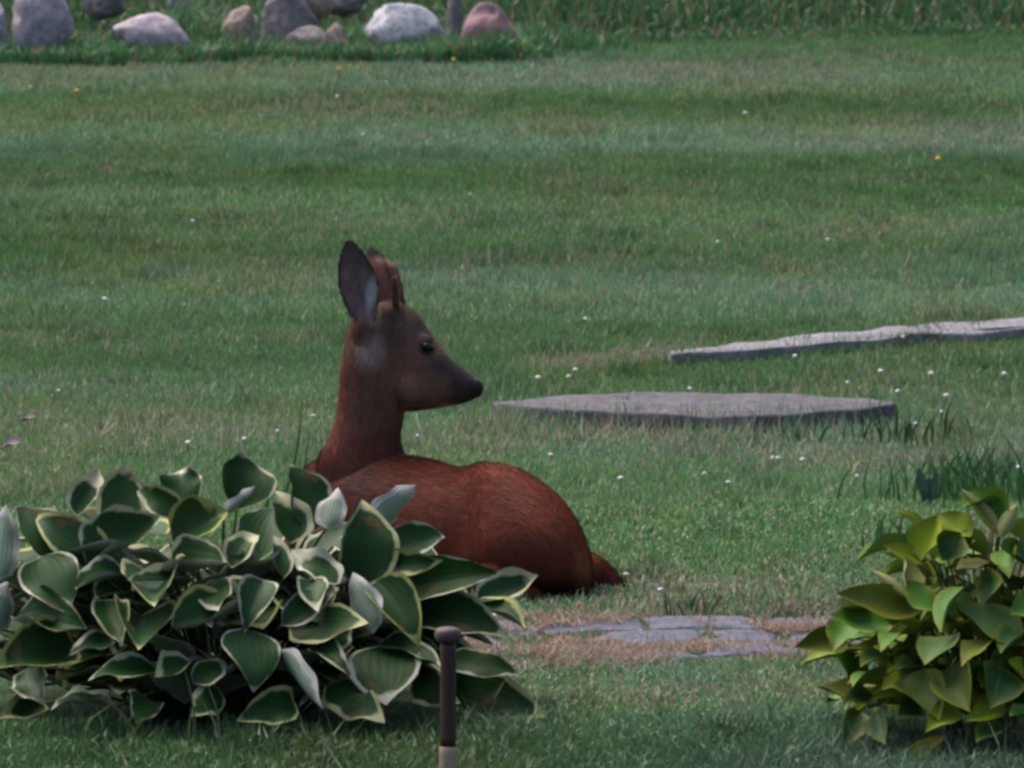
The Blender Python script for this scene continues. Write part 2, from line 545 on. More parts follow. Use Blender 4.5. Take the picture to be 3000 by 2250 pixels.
def lawn():
    groups = []
    for (n, y0, y1, m, seg) in ((190000, -3.0, 1.2, .06, 2), (90000, -3.0, 1.2, 1.8, 1), (440000, 1.2, 13.6, .1, 1), (420000, 1.2, 13.6, 2.9, 1)):
        x, y = scatter(n, y0, y1, m)
        be = bank_edge(x)
        if m > 1:                       # the wide set thins out where the close set already grows
            k0 = np.abs(x) > (y + CAM_D) * 1500 / FPX + .0 + .1 * rng.random(len(x))
            k0 |= rng.random(len(x)) < .3
            x, y, be = x[k0], y[k0], be[k0]
        keep = y < be + .25 * rng.random(len(x))
        for poly in (slab_pts, kerb_poly):
            ins = inside(poly, x, y)
            ed = edge_dist(poly, x[ins], y[ins])
            bad = np.zeros(len(x), bool)
            bad[ins] = rng.random(ins.sum()) > .95 * np.exp(-ed / (.040 * (.2 + 2.2 * fbm(x[ins] * 6, y[ins] * 6, 81))))
            keep &= ~bad
        keep &= ~deer_foot(x, y)
        onflag = np.zeros(len(x), bool)
        for fp in flag_polys:
            onflag |= inside(fp, x, y)
        keep &= ~(onflag & (rng.random(len(x)) < .62 + .38 * sstep(.3, .55, fbm(x * 5, y * 7, 51))))
        hr = ((x - HOSTA_C[0]) / .46) ** 2 + ((y - HOSTA_C[1]) / .30) ** 2
        keep &= ~((hr < 1) & (rng.random(len(x)) < .9))
        hr = ((x - SHRUB_C[0]) / .28) ** 2 + ((y - SHRUB_C[1]) / .24) ** 2
        keep &= ~((hr < 1) & (rng.random(len(x)) < .9))
        x, y = x[keep], y[keep]
        groups.append((x, y, seg, 1.5 if m > 1 else 1.0))
    for (x, y, seg, wm) in groups:
        n = len(x)
        c, stripe, nearp = lawn_cols(x, y, n)
        tall = fbm(x * 1.7, y * 1.7, 20)
        h = .011 + .015 * rng.random(n) + .016 * sstep(.5, .8, tall) * rng.random(n)
        h *= 1 + .55 * sstep(.60, .72, fbm(x * 7.5, y * 5.0, 44, 2))
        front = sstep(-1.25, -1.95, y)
        h *= 1 + 1.1 * front * rng.random(n)
        h *= np.where(rng.random(n) < .015, 1.9, 1.0)
        h *= 1 - .35 * nearp
        # longer fringe along the slab, kerb and behind the path
        edge_sl = np.exp(-((y - slab_pts[:, 1].min()) / .12) ** 2) * ((x > -.1) & (x < .95))
        h *= 1 + 1.9 * edge_sl * rng.random(n)
        fr = np.exp(-((y + .22) / .10) ** 2) * sstep(0, .15, x)
        h *= 1 + .9 * fr * rng.random(n)
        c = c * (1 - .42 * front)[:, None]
        w = rng.uniform(.0020, .0042, n) * (1 + .035 * np.clip(y, 0, 14)) * np.where(np.abs(x) > (y + CAM_D) * 1500 / FPX, wm, 1.0)
        ax = rng.normal(0, .8, n)
        az = rng.random(n) * 6.283
        lm = rng.uniform(.1, .85, n)
        lean = np.stack([np.cos(az) * lm, np.sin(az) * lm + (stripe - .5) * .5], -1)
        z = ground(x, y) - .004
        for poly, zt in ((slab_pts, SLAB_Z), (kerb_poly, KERB_Z)):
            ins = inside(poly, x, y)
            z = np.where(ins, zt - .010, z)
            h = np.where(ins, h * .9, h)
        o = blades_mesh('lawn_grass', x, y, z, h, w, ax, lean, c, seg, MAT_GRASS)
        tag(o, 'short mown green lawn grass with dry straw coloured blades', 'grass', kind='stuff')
lawn()

def tall_grass():
    n = 60000
    x = rng.uniform(-4.4, 4.8, n); y = bank_edge(x) + rng.random(n) ** 1.4 * 3.4 - .05 + .32 * (x < -.02)
    c = C_DARK * rng.uniform(.6, 1.9, n)[:, None]
    yl = (rng.random(n) < .16)[:, None]
    c = np.where(yl, np.array([.14, .13, .055]) * rng.uniform(.5, 1.1, n)[:, None], c)
    st = (rng.random(n) < .05)[:, None]
    c = np.where(st, C_STRAW * .7, c)
    k = fbm(x * 2.2, y * 2.2, 30)
    front = sstep(0, .5, y - bank_edge(x))
    h = (.05 + .17 * k * rng.random(n)) * (.45 + .75 * front)
    h *= np.where((x < .05), .62, 1.0)
    w = rng.uniform(.004, .009, n)
    az = rng.random(n) * 6.283; lm = rng.uniform(.1, .7, n)
    lean = np.stack([np.cos(az) * lm, np.sin(az) * lm], -1)
    o = blades_mesh('rough_grass', x, y, ground(x, y) - .01, h, w, rng.normal(0, .8, n), lean, c, 2, MAT_GRASS)
    tag(o, 'dark rough unmown grass on the bank beyond the lawn', 'grass', kind='stuff')
tall_grass()

# ------------------------------------------------------------------ stones at the foot of the bank
def stone(name, px, py, rx, ry, Y, mat, label, seed, depth=.75, tilt=0., rough=.30, facet=.10, taper=0.):
    Y -= .22
    c = P(px, py, Y)
    s = (Y + CAM_D) / FPX
    bm = bmesh.new()
    bmesh.ops.create_icosphere(bm, subdivisions=4, radius=1.0)
    off = Vector((seed * 3.7, seed * 1.3, seed * 2.1))
    rr = random.Random(seed)
    planes = [Vector((rr.uniform(-1, 1), rr.uniform(-1, 1), rr.uniform(-.6, 1))).normalized() for _ in range(7)]
    for v in bm.verts:
        p = v.co.copy()
        k = 1 + rough * mnoise.noise(p * 1.3 + off) + rough * .5 * mnoise.noise(p * 3.1 + off) + rough * .30 * mnoise.noise(p * 8 + off)
        p = p * k
        for pl in planes:          # broken, flattened sides
            d = p.dot(pl) - (.80 - facet)
            if d > 0:
                p -= pl * d * .7
        if taper:
            t = 1 - taper * (p.z * .5 + .5)
            p.x *= t; p.y *= t
        v.co = Vector((p.x * rx * s, p.y * rx * s * depth, p.z * ry * s * 1.03))
    M = Matrix.Rotation(tilt, 4, 'Y')
    bmesh.ops.transform(bm, matrix=M, verts=bm.verts)
    me = bpy.data.meshes.new(name)
    bm.to_mesh(me); bm.free()
    for p in me.polygons: p.use_smooth = True
    o = link(name, me, None, mat)
    o.location = V(c)
    tag(o, label, 'stone', 'field stones along the foot of the bank')
    return o

SM_LAV = stone_mat('stone_lavender', (0.306, 0.265, 0.306), (0.204, 0.182, 0.204), (0.388, 0.346, 0.388), 7)
SM_PINK = stone_mat('stone_pinkish', (0.361, 0.296, 0.341), (0.255, 0.213, 0.235), (0.446, 0.383, 0.425), 7, .12)
SM_WHITE = stone_mat('stone_pale', (0.385, 0.377, 0.417), (0.244, 0.244, 0.275), (0.508, 0.498, 0.538), 10, .30)
SM_RED = stone_mat('stone_red', (0.207, 0.122, 0.140), (0.262, 0.207, 0.235), (0.160, 0.075, 0.084), 5, .10)
SM_TAN = stone_mat('stone_tan', (0.245, 0.187, 0.168), (0.150, 0.121, 0.113), (0.310, 0.245, 0.206), 11, .15)
SM_GREY = stone_mat('stone_grey', (0.163, 0.146, 0.155), (0.098, 0.090, 0.098), (0.221, 0.204, 0.212), 8, .35)

def fstone(px, top, rx, Y, mat, label, seed, bottom=190, **kw):
    stone('field_stone', px, (top + bottom) / 2, rx, (bottom - top) / 2, Y, mat, label, seed, **kw)
fstone(118, -75, 98, 11.95, SM_LAV, 'biggest lavender grey boulder standing beside the rounded pinkish stone', 3, 175, rough=.32)
fstone(455, 34, 112, 11.85, SM_PINK, 'smooth rounded pinkish stone sloping down to the right', 5, 178, tilt=R(16), rough=.2)
fstone(702, 14, 54, 11.92, SM_TAN, 'upright tan brown stone between the pinkish stone and the tall grey slab', 8, tilt=R(8), rough=.2)
fstone(835, -35, 88, 12.15, SM_GREY, 'tall dull grey brown slab of stone leaning back against the bank', 12, depth=.6, tilt=R(14), rough=.25, facet=.1)
fstone(915, 68, 72, 11.98, SM_GREY, 'low grey stone lying at the foot of the tall grey slab', 17, tilt=R(10), rough=.24)
fstone(985, 72, 40, 11.86, SM_TAN, 'small tan stone beside the large pale boulder', 21)
fstone(1198, -6, 116, 11.98, SM_WHITE, 'largest pale white grey boulder speckled with lichen', 26, 185, tilt=R(3), rough=.26, facet=.16)
fstone(1333, -20, 26, 12.2, SM_GREY, 'narrow upright grey stone between the pale boulder and the red stone', 31, rough=.15)
fstone(1436, -14, 118, 11.9, SM_RED, 'pointed reddish stone at the end of the row of stones', 36, 215, tilt=R(5), facet=.16, taper=.42)
fstone(535, -50, 48, 12.4, SM_WHITE, 'small whitish stone half hidden higher up the bank', 41, 30)
fstone(915, -45, 55, 12.5, SM_TAN, 'brownish stone higher on the bank above the low grey stone', 45, 50)
fstone(-12, 10, 40, 11.9, SM_LAV, 'grey lavender stone against the biggest lavender boulder, on the side away from the pinkish stone', 49)
fstone(1010, -60, 66, 12.6, SM_GREY, 'grey stone set into the bank behind the large pale boulder', 53, 40)
fstone(300, -50, 64, 12.5, SM_GREY, 'mossy grey stone behind the rounded pinkish stone', 57, 60)

# weeds growing up between the stones
def stone_weeds():
    xs, ys, hs = [], [], []
    for (px, py, k, spread, hh) in ((90, 120, 200, 70, .04), (250, 110, 420, 80, .08), (430, 165, 160, 90, .025), (615, 115, 420, 45, .12), (690, 150, 160, 60, .03),
                                    (790, 165, 260, 70, .04), (880, 165, 260, 70, .04), (1045, 130, 420, 45, .09), (1120, 150, 300, 110, .028), (1320, 130, 260, 25, .07),
                                    (1400, 175, 200, 90, .03), (1040, 60, 160, 40, .10), (1560, 130, 500, 120, .09), (600, 50, 260, 60, .16)):
        c = G(px, py + 12)
        n = k
        xs.append(c[0] + rng.normal(0, spread / 980, n)); ys.append(np.minimum(c[1], 11.9) - .05 + rng.normal(0, .10, n)); hs.append(hh * rng.uniform(.4, 1.3, n))
    n = 9000
    fx = rng.uniform(-1.9, .12, n); fy = 11.42 + rng.random(n) * .3 + .05 * np.sin(fx * 7)
    fh = (.030 + .095 * fbm(fx * 5, fy * 5, 61)) * rng.uniform(.4, 1.2, n)
    xs.append(fx); ys.append(fy); hs.append(fh)
    x = np.concatenate(xs); y = np.concatenate(ys); h = np.concatenate(hs); n = len(x)
    c = C_DARK * rng.uniform(.8, 2.2, n)[:, None]
    br = (rng.random(n) < .14)[:, None]
    c = np.where(br, np.array([.16, .12, .07]) * rng.uniform(.5, 1.2, n)[:, None], c)
    az = rng.random(n) * 6.283; lm = rng.uniform(.1, .7, n)
    lean = np.stack([np.cos(az) * lm, np.sin(az) * lm], -1)
    o = blades_mesh('bank_weeds', x, y, ground(x, y) - .01, h, rng.uniform(.004, .008, n), rng.normal(0, .7, n), lean, c, 2, MAT_GRASS)
    tag(o, 'tangle of dark weeds and brown stems growing between the field stones', 'weeds', kind='stuff')
stone_weeds()

# ------------------------------------------------------------------ slab, kerb, flagstones
def prism(name, top_xy, z_top, z_bot, mat, seed=0, bulge=.0, sub=3, bevel=.012, zn=.006):
    """stone slab with a worn, uneven top and rough sides"""
    pts = np.array(top_xy)
    # subdivide the outline and roughen
    out = []
    rr = np.random.default_rng(seed)
    for i in range(len(pts)):
        a, b = pts[i], pts[(i + 1) % len(pts)]
        k = max(1, int(np.linalg.norm(b - a) / .035))
        for j in range(k):
            out.append(a + (b - a) * j / k)
    out = np.array(out)
    c = out.mean(0)
    n = len(out)
    nz = np.array([mnoise.noise(Vector((p[0] * 14 + seed, p[1] * 14, 0))) for p in out])
    d = (out - c); ln = np.linalg.norm(d, axis=1)[:, None]
    rings = []
    base = out + d / ln * (nz * .008)[:, None]
    for (inset, z) in ((.004, z_bot), (-.003, z_bot + (z_top - z_bot) * .5), (0, z_top - bevel), (.35 * bevel, z_top - bevel * .25), (1.2 * bevel, z_top)):
        q = base - d / ln * np.minimum(inset, ln * .5)
        zz = np.full(n, z) + np.array([mnoise.noise(Vector((p[0] * 9, p[1] * 9, z * 40 + seed))) for p in q]) * zn
        rings.append(np.column_stack([q, zz]))
    for f in (.75, .5, .25):
        q = c + (rings[4][:, :2] - c) * f
        zz = np.full(n, z_top + bulge * (1 - f * f)) + np.array([mnoise.noise(Vector((p[0] * 9, p[1] * 9, seed))) for p in q]) * zn
        rings.append(np.column_stack([q, zz]))
    v = np.concatenate(rings + [np.array([[c[0], c[1], z_top + bulge]])])
    faces = []
    i = np.arange(n); j = (i + 1) % n
    for r in range(len(rings) - 1):
        faces.append(np.stack([r * n + i, r * n + j, (r + 1) * n + j, (r + 1) * n + i], -1))
    q = np.concatenate(faces)
    tri = np.stack([(len(rings) - 1) * n + i, (len(rings) - 1) * n + j, np.full(n, len(v) - 1)], -1)
    me = mesh_np(name, v, [q, tri], True)
    bm = bmesh.new(); bm.from_mesh(me); bmesh.ops.recalc_face_normals(bm, faces=bm.faces); bm.to_mesh(me); bm.free()
    return link(name, me, None, mat)

SM_SLAB = stone_mat('slab_stone', (0.086, 0.078, 0.092), (0.064, 0.057, 0.068), (0.108, 0.098, 0.114), 6, .10)
SM_FLAG = stone_mat('flag_stone', (0.088, 0.088, 0.121), (0.062, 0.062, 0.087), (0.117, 0.114, 0.145), 9, .05)
SM_KERB = stone_mat('kerb_stone', (0.168, 0.158, 0.181), (0.127, 0.116, 0.132), (0.221, 0.211, 0.241), 7, .10)
o = prism('stone_slab', slab_pts, SLAB_Z, -.03, SM_SLAB, 2, .004, bevel=.006, zn=.009)
tag(o, 'broad low lavender grey stone slab sunk in the lawn in front of the kerb', 'stone slab')
o = prism('kerb', kerb_poly, KERB_Z, -.03, SM_KERB, 6, 0, bevel=.006, zn=.009)
tag(o, 'long narrow pale grey kerb stone edge running up the lawn to the right', 'kerb')

pe = empty('path', G(1950, 1890))
tag(pe, 'old overgrown path of sunken grey flagstones with dry grass', 'path', kind='structure')
for i, fp in enumerate(flag_polys):
    gz = float(ground(*fp.mean(0)))
    o = prism('flagstone', fp, gz + .001 + .007 * rng.random(), gz - .04, SM_FLAG, 20 + i, .002, bevel=.006, zn=.005)
    o.parent = pe
    o.location = -V(pe.location)

# dead straw and moss litter over the path
def litter():
    n = 44000
    x = rng.uniform(-.35, 1.15, n); y = -.56 + .05 * np.sin(x * 3) + rng.normal(0, .16, n)
    k = fbm(x * 6, y * 9, 40)
    keep = (rng.random(n) < sstep(.42, .66, k)) & (np.abs(y + .58) < .46) & ((x + .45) ** 2 * 3 + (y + 1.3) ** 2 > .2)
    x, y = x[keep], y[keep]; n = len(x)
    c = np.where((rng.random(n) < .55)[:, None], C_RED * rng.uniform(.6, 1.7, n)[:, None], C_STRAW * rng.uniform(.5, 1.1, n)[:, None])
    az = rng.random(n) * 6.283; lm = rng.uniform(.5, 1.6, n)
    lean = np.stack([np.cos(az) * lm, np.sin(az) * lm], -1)
    o = blades_mesh('dry_straw', x, y, ground(x, y) + .006, rng.uniform(.010, .030, n), rng.uniform(.002, .0038, n), rng.normal(0, 1., n), lean, c, 1, MAT_GRASS, 1.1, .85)
    tag(o, 'reddish dead straw and moss littering the sunken flagstones', 'straw', kind='stuff')
litter()

# ------------------------------------------------------------------ leaves
HOSTA_PROF = ([0, .04, .12, .26, .42, .6, .76, .88, .96, 1], [.08, .45, .80, .98, 1, .88, .62, .33, .11, 0])
SHRUB_PROF = ([0, .05, .16, .32, .48, .64, .8, .92, 1], [.05, .30, .72, .98, 1, .84, .52, .20, 0])

def leaf_mesh(name, L, W, cup, bow, wave, seed, prof, mats, nL=14, nW=8, twist=0., curl=0.):
    rr = random.Random(seed)
    s = np.linspace(0, 1, nL + 1) ** .92
    t = np.linspace(-1, 1, nW + 1)
    hw = np.interp(s, *prof) * W / 2
    S, T = np.meshgrid(s, t, indexing='ij')
    HW = np.repeat(hw[:, None], nW + 1, 1)
    x = S * L
    y = T * HW
    f1, f2 = rr.uniform(7, 15), rr.uniform(0, 6.3)
    asym = rr.uniform(-.15, .15)
    z = cup * HW * (np.abs(T) ** 1.5) * (1 + asym * T) + bow * L * 4 * S * (1 - S)
    z = z + wave * W * np.sin(S * f1 + f2 + (T > 0) * 1.9) * T ** 2 * np.minimum(1, HW / (W * .3))
    y = y * (1 - .18 * np.abs(cup) * np.abs(T))
    a = twist * (S - .3)
    y, z = y * np.cos(a) - z * np.sin(a), y * np.sin(a) + z * np.cos(a)
    z = z - curl * L * np.clip(S - .72, 0, 1) ** 2 * 3.0
    top = np.stack([x, y, z], -1).reshape(-1, 3)
    th = .0016 * (1 - np.abs(T) ** 4) * np.minimum(1, HW / (.12 * W))
    bot = np.stack([x, y, z - th], -1).reshape(-1, 3)
    n = len(top)
    v = np.concatenate([top, bot])
    m = nW + 1
    i = (np.arange(nL)[:, None] * m + np.arange(nW)[None, :]).ravel()
    ft = np.stack([i, i + m, i + m + 1, i + 1], -1)
    fb = np.stack([i, i + 1, i + m + 1, i + m], -1) + n
    me = mesh_np(name, v, [ft, fb], True)
    me.polygons.foreach_set('material_index', np.concatenate([np.zeros(len(ft)), np.ones(len(fb))]).astype(np.int32))
    e = ((1 - np.abs(T)) * HW / .01).ravel()
    tipd = ((1 - S) * L * .35 / .01).ravel()
    e = np.minimum(e, tipd)
    for nm, arr in (('edge', np.tile(e, 2)), ('acr', np.tile((T).ravel(), 2)), ('alo', np.tile(S.ravel(), 2))):
        at = me.attributes.new(nm, 'FLOAT', 'POINT')
        at.data.foreach_set('value', arr.astype(np.float32))
    for mt in mats:
        me.materials.append(mt)
    return me

LEAF_M = {}
def place_leaf(me, name, parent, B, T, N):
    X = V(T) - V(B); X.normalize()
    N = Vector(N)
    N = N - X * N.dot(X)
    if N.length < 1e-4:
        N = Vector((0, 0, 1)) - X * X.z
    N.normalize()
    Yv = N.cross(X)
    M = Matrix((X, Yv, N)).transposed().to_4x4()
    M.translation = V(B) - parent.location
    o = bpy.data.objects.new(name, me)
    COL.objects.link(o)
    o.parent = parent
    o.matrix_local = M
    LEAF_M[o.name] = M
    return o

def tube_mesh(name, pts, rad, mat, sides=6):
    pts = [V(p) for p in pts]
    verts, faces = [], []
    n = len(pts)
    for i, p in enumerate(pts):
        d = (pts[min(i + 1, n - 1)] - pts[max(i - 1, 0)]).normalized()
        a = d.orthogonal().normalized() if i == 0 else (a - d * a.dot(d)).normalized()
        b = d.cross(a)
        r = rad[i] if hasattr(rad, '__len__') else rad
        for k in range(sides):
            t = k / sides * 2 * math.pi
            verts.append(p + a * math.cos(t) * r + b * math.sin(t) * r)
    for i in range(n - 1):
        for k in range(sides):
            k2 = (k + 1) % sides
            faces.append((i * sides + k, i * sides + k2, (i + 1) * sides + k2, (i + 1) * sides + k))
    faces.append(tuple(range(sides))[::-1])
    faces.append(tuple((n - 1) * sides + k for k in range(sides)))
    me = bpy.data.meshes.new(name)
    me.from_pydata([tuple(v) for v in verts], [], faces)
    for p in me.polygons: p.use_smooth = True
    me.materials.append(mat)
    return me

def stalk(parent, B, base, mat, r0=.0035, r1=.0025, leaf=None):
    B, base = V(B), V(base)
    pts = []
    for i in range(6):
        f = i / 5
        p = base.lerp(B, f)
        p.z = base.z + (B.z - base.z) * (f ** .7) + .02 * math.sin(f * math.pi)
        pts.append(p - parent.location)
    o = bpy.data.objects.new('leaf_stalk', tube_mesh('leaf_stalk', pts, [r0 + (r1 - r0) * i / 5 for i in range(6)], mat, 5))
    COL.objects.link(o); o.parent = parent
    if leaf is not None:
        o.parent = leaf
        o.matrix_local = LEAF_M[leaf.name].inverted()
    return o

MAT_STALK = simple_mat('leaf_stalk_green', (.045, .07, .03), .6, .3)
MH = hosta_mats()
MS = shrub_mats()

# base px, tip px, apparent width px, kind (t upper face, u underside), extra
HL = [
 (225, 1512, 290, 1372, 92, 't'), (345, 1565, 366, 1360, 140, 't'), (545, 1512, 398, 1414, 84, 't'), (175, 1650, 42, 1488, 140, 't'),
 (330, 1650, 92, 1505, 125, 't'), (255, 1650, 474, 1510, 118, 'c'), (-5, 1700, 18, 1478, 96, 'u'), (120, 1632, 195, 1800, 165, 't'),
 (372, 1678, 220, 1716, 112, 't'), (-25, 1840, 24, 1704, 110, 'u'), (45, 1812, 256, 1842, 112, 'c'), (220, 1895, -25, 1955, 170, 't'),
 (325, 1868, 205, 1915, 66, 't'), (412, 1805, 405, 1905, 185, 'f'), (455, 1955, 268, 1978, 82, 't'), (335, 2072, 156, 2058, 90, 't'),
 (130, 2062, -5, 2095, 90, 't'), (552, 1482, 530, 1372, 122, 't'), (692, 1492, 702, 1328, 172, 't'), (655, 1508, 748, 1424, 42, 'u'),
 (508, 1592, 668, 1492, 140, 't'), (494, 1672, 664, 1648, 108, 'c'), (678, 1664, 758, 1558, 95, 't'), (852, 1592, 815, 1428, 140, 't'),
 (902, 1565, 858, 1354, 162, 't'), (955, 1548, 990, 1428, 82, 'u'), (1052, 1722, 1065, 1460, 172, 't'), (1088, 1545, 1220, 1420, 100, 'u'),
 (1108, 1632, 1308, 1560, 104, 't'), (1098, 1662, 1300, 1640, 80, 't'), (1108, 1724, 1458, 1672, 138, 't'), (1395, 1764, 1576, 1690, 105, 't'),
 (1378, 1765, 1542, 1844, 98, 't'), (1205, 1802, 1486, 1852, 148, 't'), (1295, 1930, 1522, 1962, 86, 't'), (1280, 2005, 1606, 2100, 150, 'd'),
 (832, 1694, 800, 1568, 64, 't'), (992, 1712, 853, 1610, 100, 't'), (742, 1764, 658, 1688, 56, 't'), (504, 1838, 756, 1764, 108, 'c'),
 (848, 1842, 1080, 1825, 138, 't'), (828, 1832, 988, 1714, 84, 't'), (1092, 1855, 1034, 1676, 112, 'u'), (1098, 1702, 1230, 1882, 138, 't'),
 (1108, 1890, 1294, 1956, 88, 't'), (1118, 1892, 1132, 2066, 195, 'd'), (955, 2008, 1128, 2118, 116, 'd'), (912, 1900, 1028, 1968, 78, 't'),
 (824, 1904, 948, 2078, 82, 'u'), (716, 1842, 750, 2014, 158, 't'), (562, 1940, 452, 1992, 106, 't'), (568, 2002, 668, 1934, 76, 't'),
 (862, 2058, 690, 2112, 112, 't'), (468, 1690, 452, 1778, 190, 'f'), (562, 1690, 368, 1702, 76, 't'), (640, 2020, 560, 2100, 90, 'd'),
 (980, 1900, 1010, 1800, 70, 't'), (770, 1700, 720, 1840, 110, 't'), (300, 1760, 360, 1880, 110, 't'), (900, 1700, 930, 1800, 90, 't'),
 (620, 1700, 640, 1790, 100, 't'), (1210, 1980, 1350, 2060, 110, 'd'), (80, 1960, 120, 2060, 110, 't'), (420, 2040, 400, 2120, 100, 'd'),
]

def hosta():
    root = empty('hosta_plant', HOSTA_C)
    root.location.z = float(ground(HOSTA_C[0], HOSTA_C[1]))
    tag(root, 'big variegated hosta clump, dark green leaves with cream margins, in front of the deer', 'plant')
    rr = random.Random(5)
    k = 0
    for (bx, by, tx, ty, w, kind) in HL:
        cx, cy = (bx + tx) / 2, (by + ty) / 2
        nx = (cx - 650) / 860
        h = min(1.15, max(0, (2085 - cy) / 740))
        fd = .46 * math.sqrt(max(.04, 1 - nx * nx)) * math.cos(min(h, 1) * 1.45)
        Yc = HOSTA_C[1] - fd + .10 * max(0, h - .6)
        # outward: tip lies further from the centre axis than the base
        bd, td = .03, -.05
        if ty < by - 60: bd, td = -.02, .03          # upright leaves lean back
        if kind == 'f': bd, td = .09, -.10
        if kind == 'd': bd, td = .05, -.06
        B = P(bx, by, Yc + bd); T = P(tx, ty, Yc + td)
        W = w / FPX * (Yc + CAM_D) * 1.17
        L = float(np.linalg.norm(T - B))
        jit = Vector((rr.uniform(-.5, .5), rr.uniform(-.15, .25), rr.uniform(-.25, .35)))
        if kind == 't': N = Vector((.18 * math.copysign(1, nx), -.85, .55)) + jit
        elif kind == 'u': N = Vector((0, .9, .45)) + jit * .5
        elif kind == 'c': N = Vector((0, -.55, .85)) + jit * .4
        elif kind == 'f': N = Vector((0, -.25, .95)) + jit * .4
        else: N = Vector((.2, -1, .12)) + jit * .5
        cup = {'t': rr.uniform(.15, .75), 'u': rr.uniform(.25, .6), 'c': .85, 'f': .75, 'd': rr.uniform(-.1, .3)}[kind]
        bow = {'t': rr.uniform(-.02, .12), 'u': -.04, 'c': -.03, 'f': .02, 'd': .08}[kind]
        if kind == 'c': W *= 1.35
        me = leaf_mesh('leaf', L, W, cup, bow, rr.uniform(.05, .13) * (.5 if w > 130 else 1), k, HOSTA_PROF, MH, twist=rr.uniform(-.7, .7) * (.4 if w > 130 else 1), curl=rr.choice([0, .25, .5, -.2]) if kind == 't' else 0)
        o = place_leaf(me, 'leaf', root, B, T, N)
        if kind == 'u': o['label'] = 'pale leaf showing its whitish underside'
        foot = Vector((HOSTA_C[0] + (B[0] - HOSTA_C[0]) * .35, HOSTA_C[1] + (B[1] - HOSTA_C[1]) * .3, root.location.z - .01))
        stalk(root, B, foot, MAT_STALK, leaf=o)
        k += 1
    # leaves deeper in the clump and round its back
    for i in range(225):
        az = rr.uniform(0, 2 * math.pi)
        el = rr.uniform(.0, 1.2) * rr.uniform(.4, 1)
        rad = rr.uniform(.5, .86)
        if i > 124:                     # overhanging layers on the lawn side
            az = rr.uniform(-math.pi, 0); el = rr.uniform(.1, .8); rad = rr.uniform(.6, .95)
        ex, ey, ez = .50, .40, .36
        d = Vector((math.cos(az) * math.cos(el), math.sin(az) * math.cos(el), math.sin(el)))
        c = Vector((HOSTA_C[0] + d.x * ex * rad, HOSTA_C[1] + d.y * ey * rad, d.z * ez * rad + .04))
        L = rr.uniform(.11, .17); W = L * rr.uniform(.62, .80)
        outw = Vector((d.x, d.y, rr.uniform(-.25, .55))).normalized()
        B = c - outw * L * .5; T = c + outw * L * .5
        B.z = max(B.z, .03); T.z = max(T.z, .025)
        N = Vector((d.x * .3, d.y * .3, 1)) + Vector((rr.uniform(-.4, .4), rr.uniform(-.4, .4), 0))
        me = leaf_mesh('leaf', (T - B).length, W, rr.uniform(.1, .5), rr.uniform(0, .14), .04, 200 + i, HOSTA_PROF, MH, nL=9, nW=6, twist=rr.uniform(-.4, .4))
        o = place_leaf(me, 'leaf', root, B, T, N)
        stalk(root, B, Vector((HOSTA_C[0] + (B.x - HOSTA_C[0]) * .3, HOSTA_C[1] + (B.y - HOSTA_C[1]) * .3, root.location.z - .01)), MAT_STALK, leaf=o)
hosta()

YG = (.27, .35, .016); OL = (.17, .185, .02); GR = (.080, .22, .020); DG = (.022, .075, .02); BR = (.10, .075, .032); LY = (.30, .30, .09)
SL = [
 (2700, 1642, 2747, 1508, 92, 't', YG), (2845, 1572, 2752, 1504, 78, 't', YG), (2945, 1535, 2848, 1428, 88, 't', GR), (2932, 1572, 2816, 1430, 52, 'u', LY),
 (2930, 1572, 2980, 1473, 42, 'u', LY), (2722, 1642, 2586, 1596, 50, 't', YG), (2662, 1752, 2651, 1628, 66, 'c', LY), (2662, 1752, 2554, 1668, 30, 'u', LY),
 (2692, 1792, 2448, 1738, 96, 't', OL), (2612, 1832, 2436, 1808, 100, 't', GR), (2485, 1820, 2440, 1905, 80, 't', GR), (2482, 1882, 2326, 1896, 78, 't', OL),
 (2690, 1858, 2578, 1905, 92, 't', GR), (2995, 1888, 2796, 1776, 122, 't', (.10, .175, .05)), (2792, 1862, 2708, 1948, 112, 't', (.08, .155, .032)), (2832, 1718, 2758, 1856, 90, 't', GR),
 (2922, 1658, 2800, 1668, 78, 't', BR), (2636, 1996, 2752, 2114, 126, 't', (.09, .13, .026)), (2788, 1958, 2842, 2086, 120, 't', (.085, .115, .026)), (2938, 2056, 2826, 2114, 72, 't', YG),
 (2802, 2068, 2710, 2146, 70, 't', YG), (2594, 1982, 2498, 2012, 78, 't', GR), (2762, 2156, 2643, 2244, 64, 't', OL), (2568, 2088, 2592, 2178, 68, 't', (.065, .105, .05)),
 (2525, 2088, 2466, 2192, 68, 't', (.045, .09, .04)), (2932, 1958, 2902, 2074, 120, 't', DG), (3015, 1992, 2953, 1932, 62, 't', YG), (3045, 2080, 2958, 2092, 70, 't', GR),
 (3065, 1760, 2958, 1800, 90, 't', GR), (2912, 1882, 2815, 1948, 80, 't', OL), (3055, 1704, 2988, 1556, 130, 't', DG), (2760, 1640, 2815, 1560, 90, 't', DG),
 (2600, 1930, 2520, 1955, 70, 't', DG), (2700, 1960, 2620, 1965, 60, 't', DG), (2560, 2040, 2470, 2060, 60, 't', DG), (2860, 1740, 2940, 1700, 90, 't', DG),
 (2740, 1790, 2640, 1700, 70, 't', GR), (2950, 2130, 2860, 2170, 80, 't', DG), (3000, 1640, 2930, 1600, 80, 't', GR), (2530, 1780, 2470, 1780, 60, 't', OL),
 (2700, 2060, 2630, 2100, 70, 't', DG), (3010, 1840, 2930, 1910, 90, 't', DG), (2840, 1800, 2780, 1730, 80, 't', GR),
]

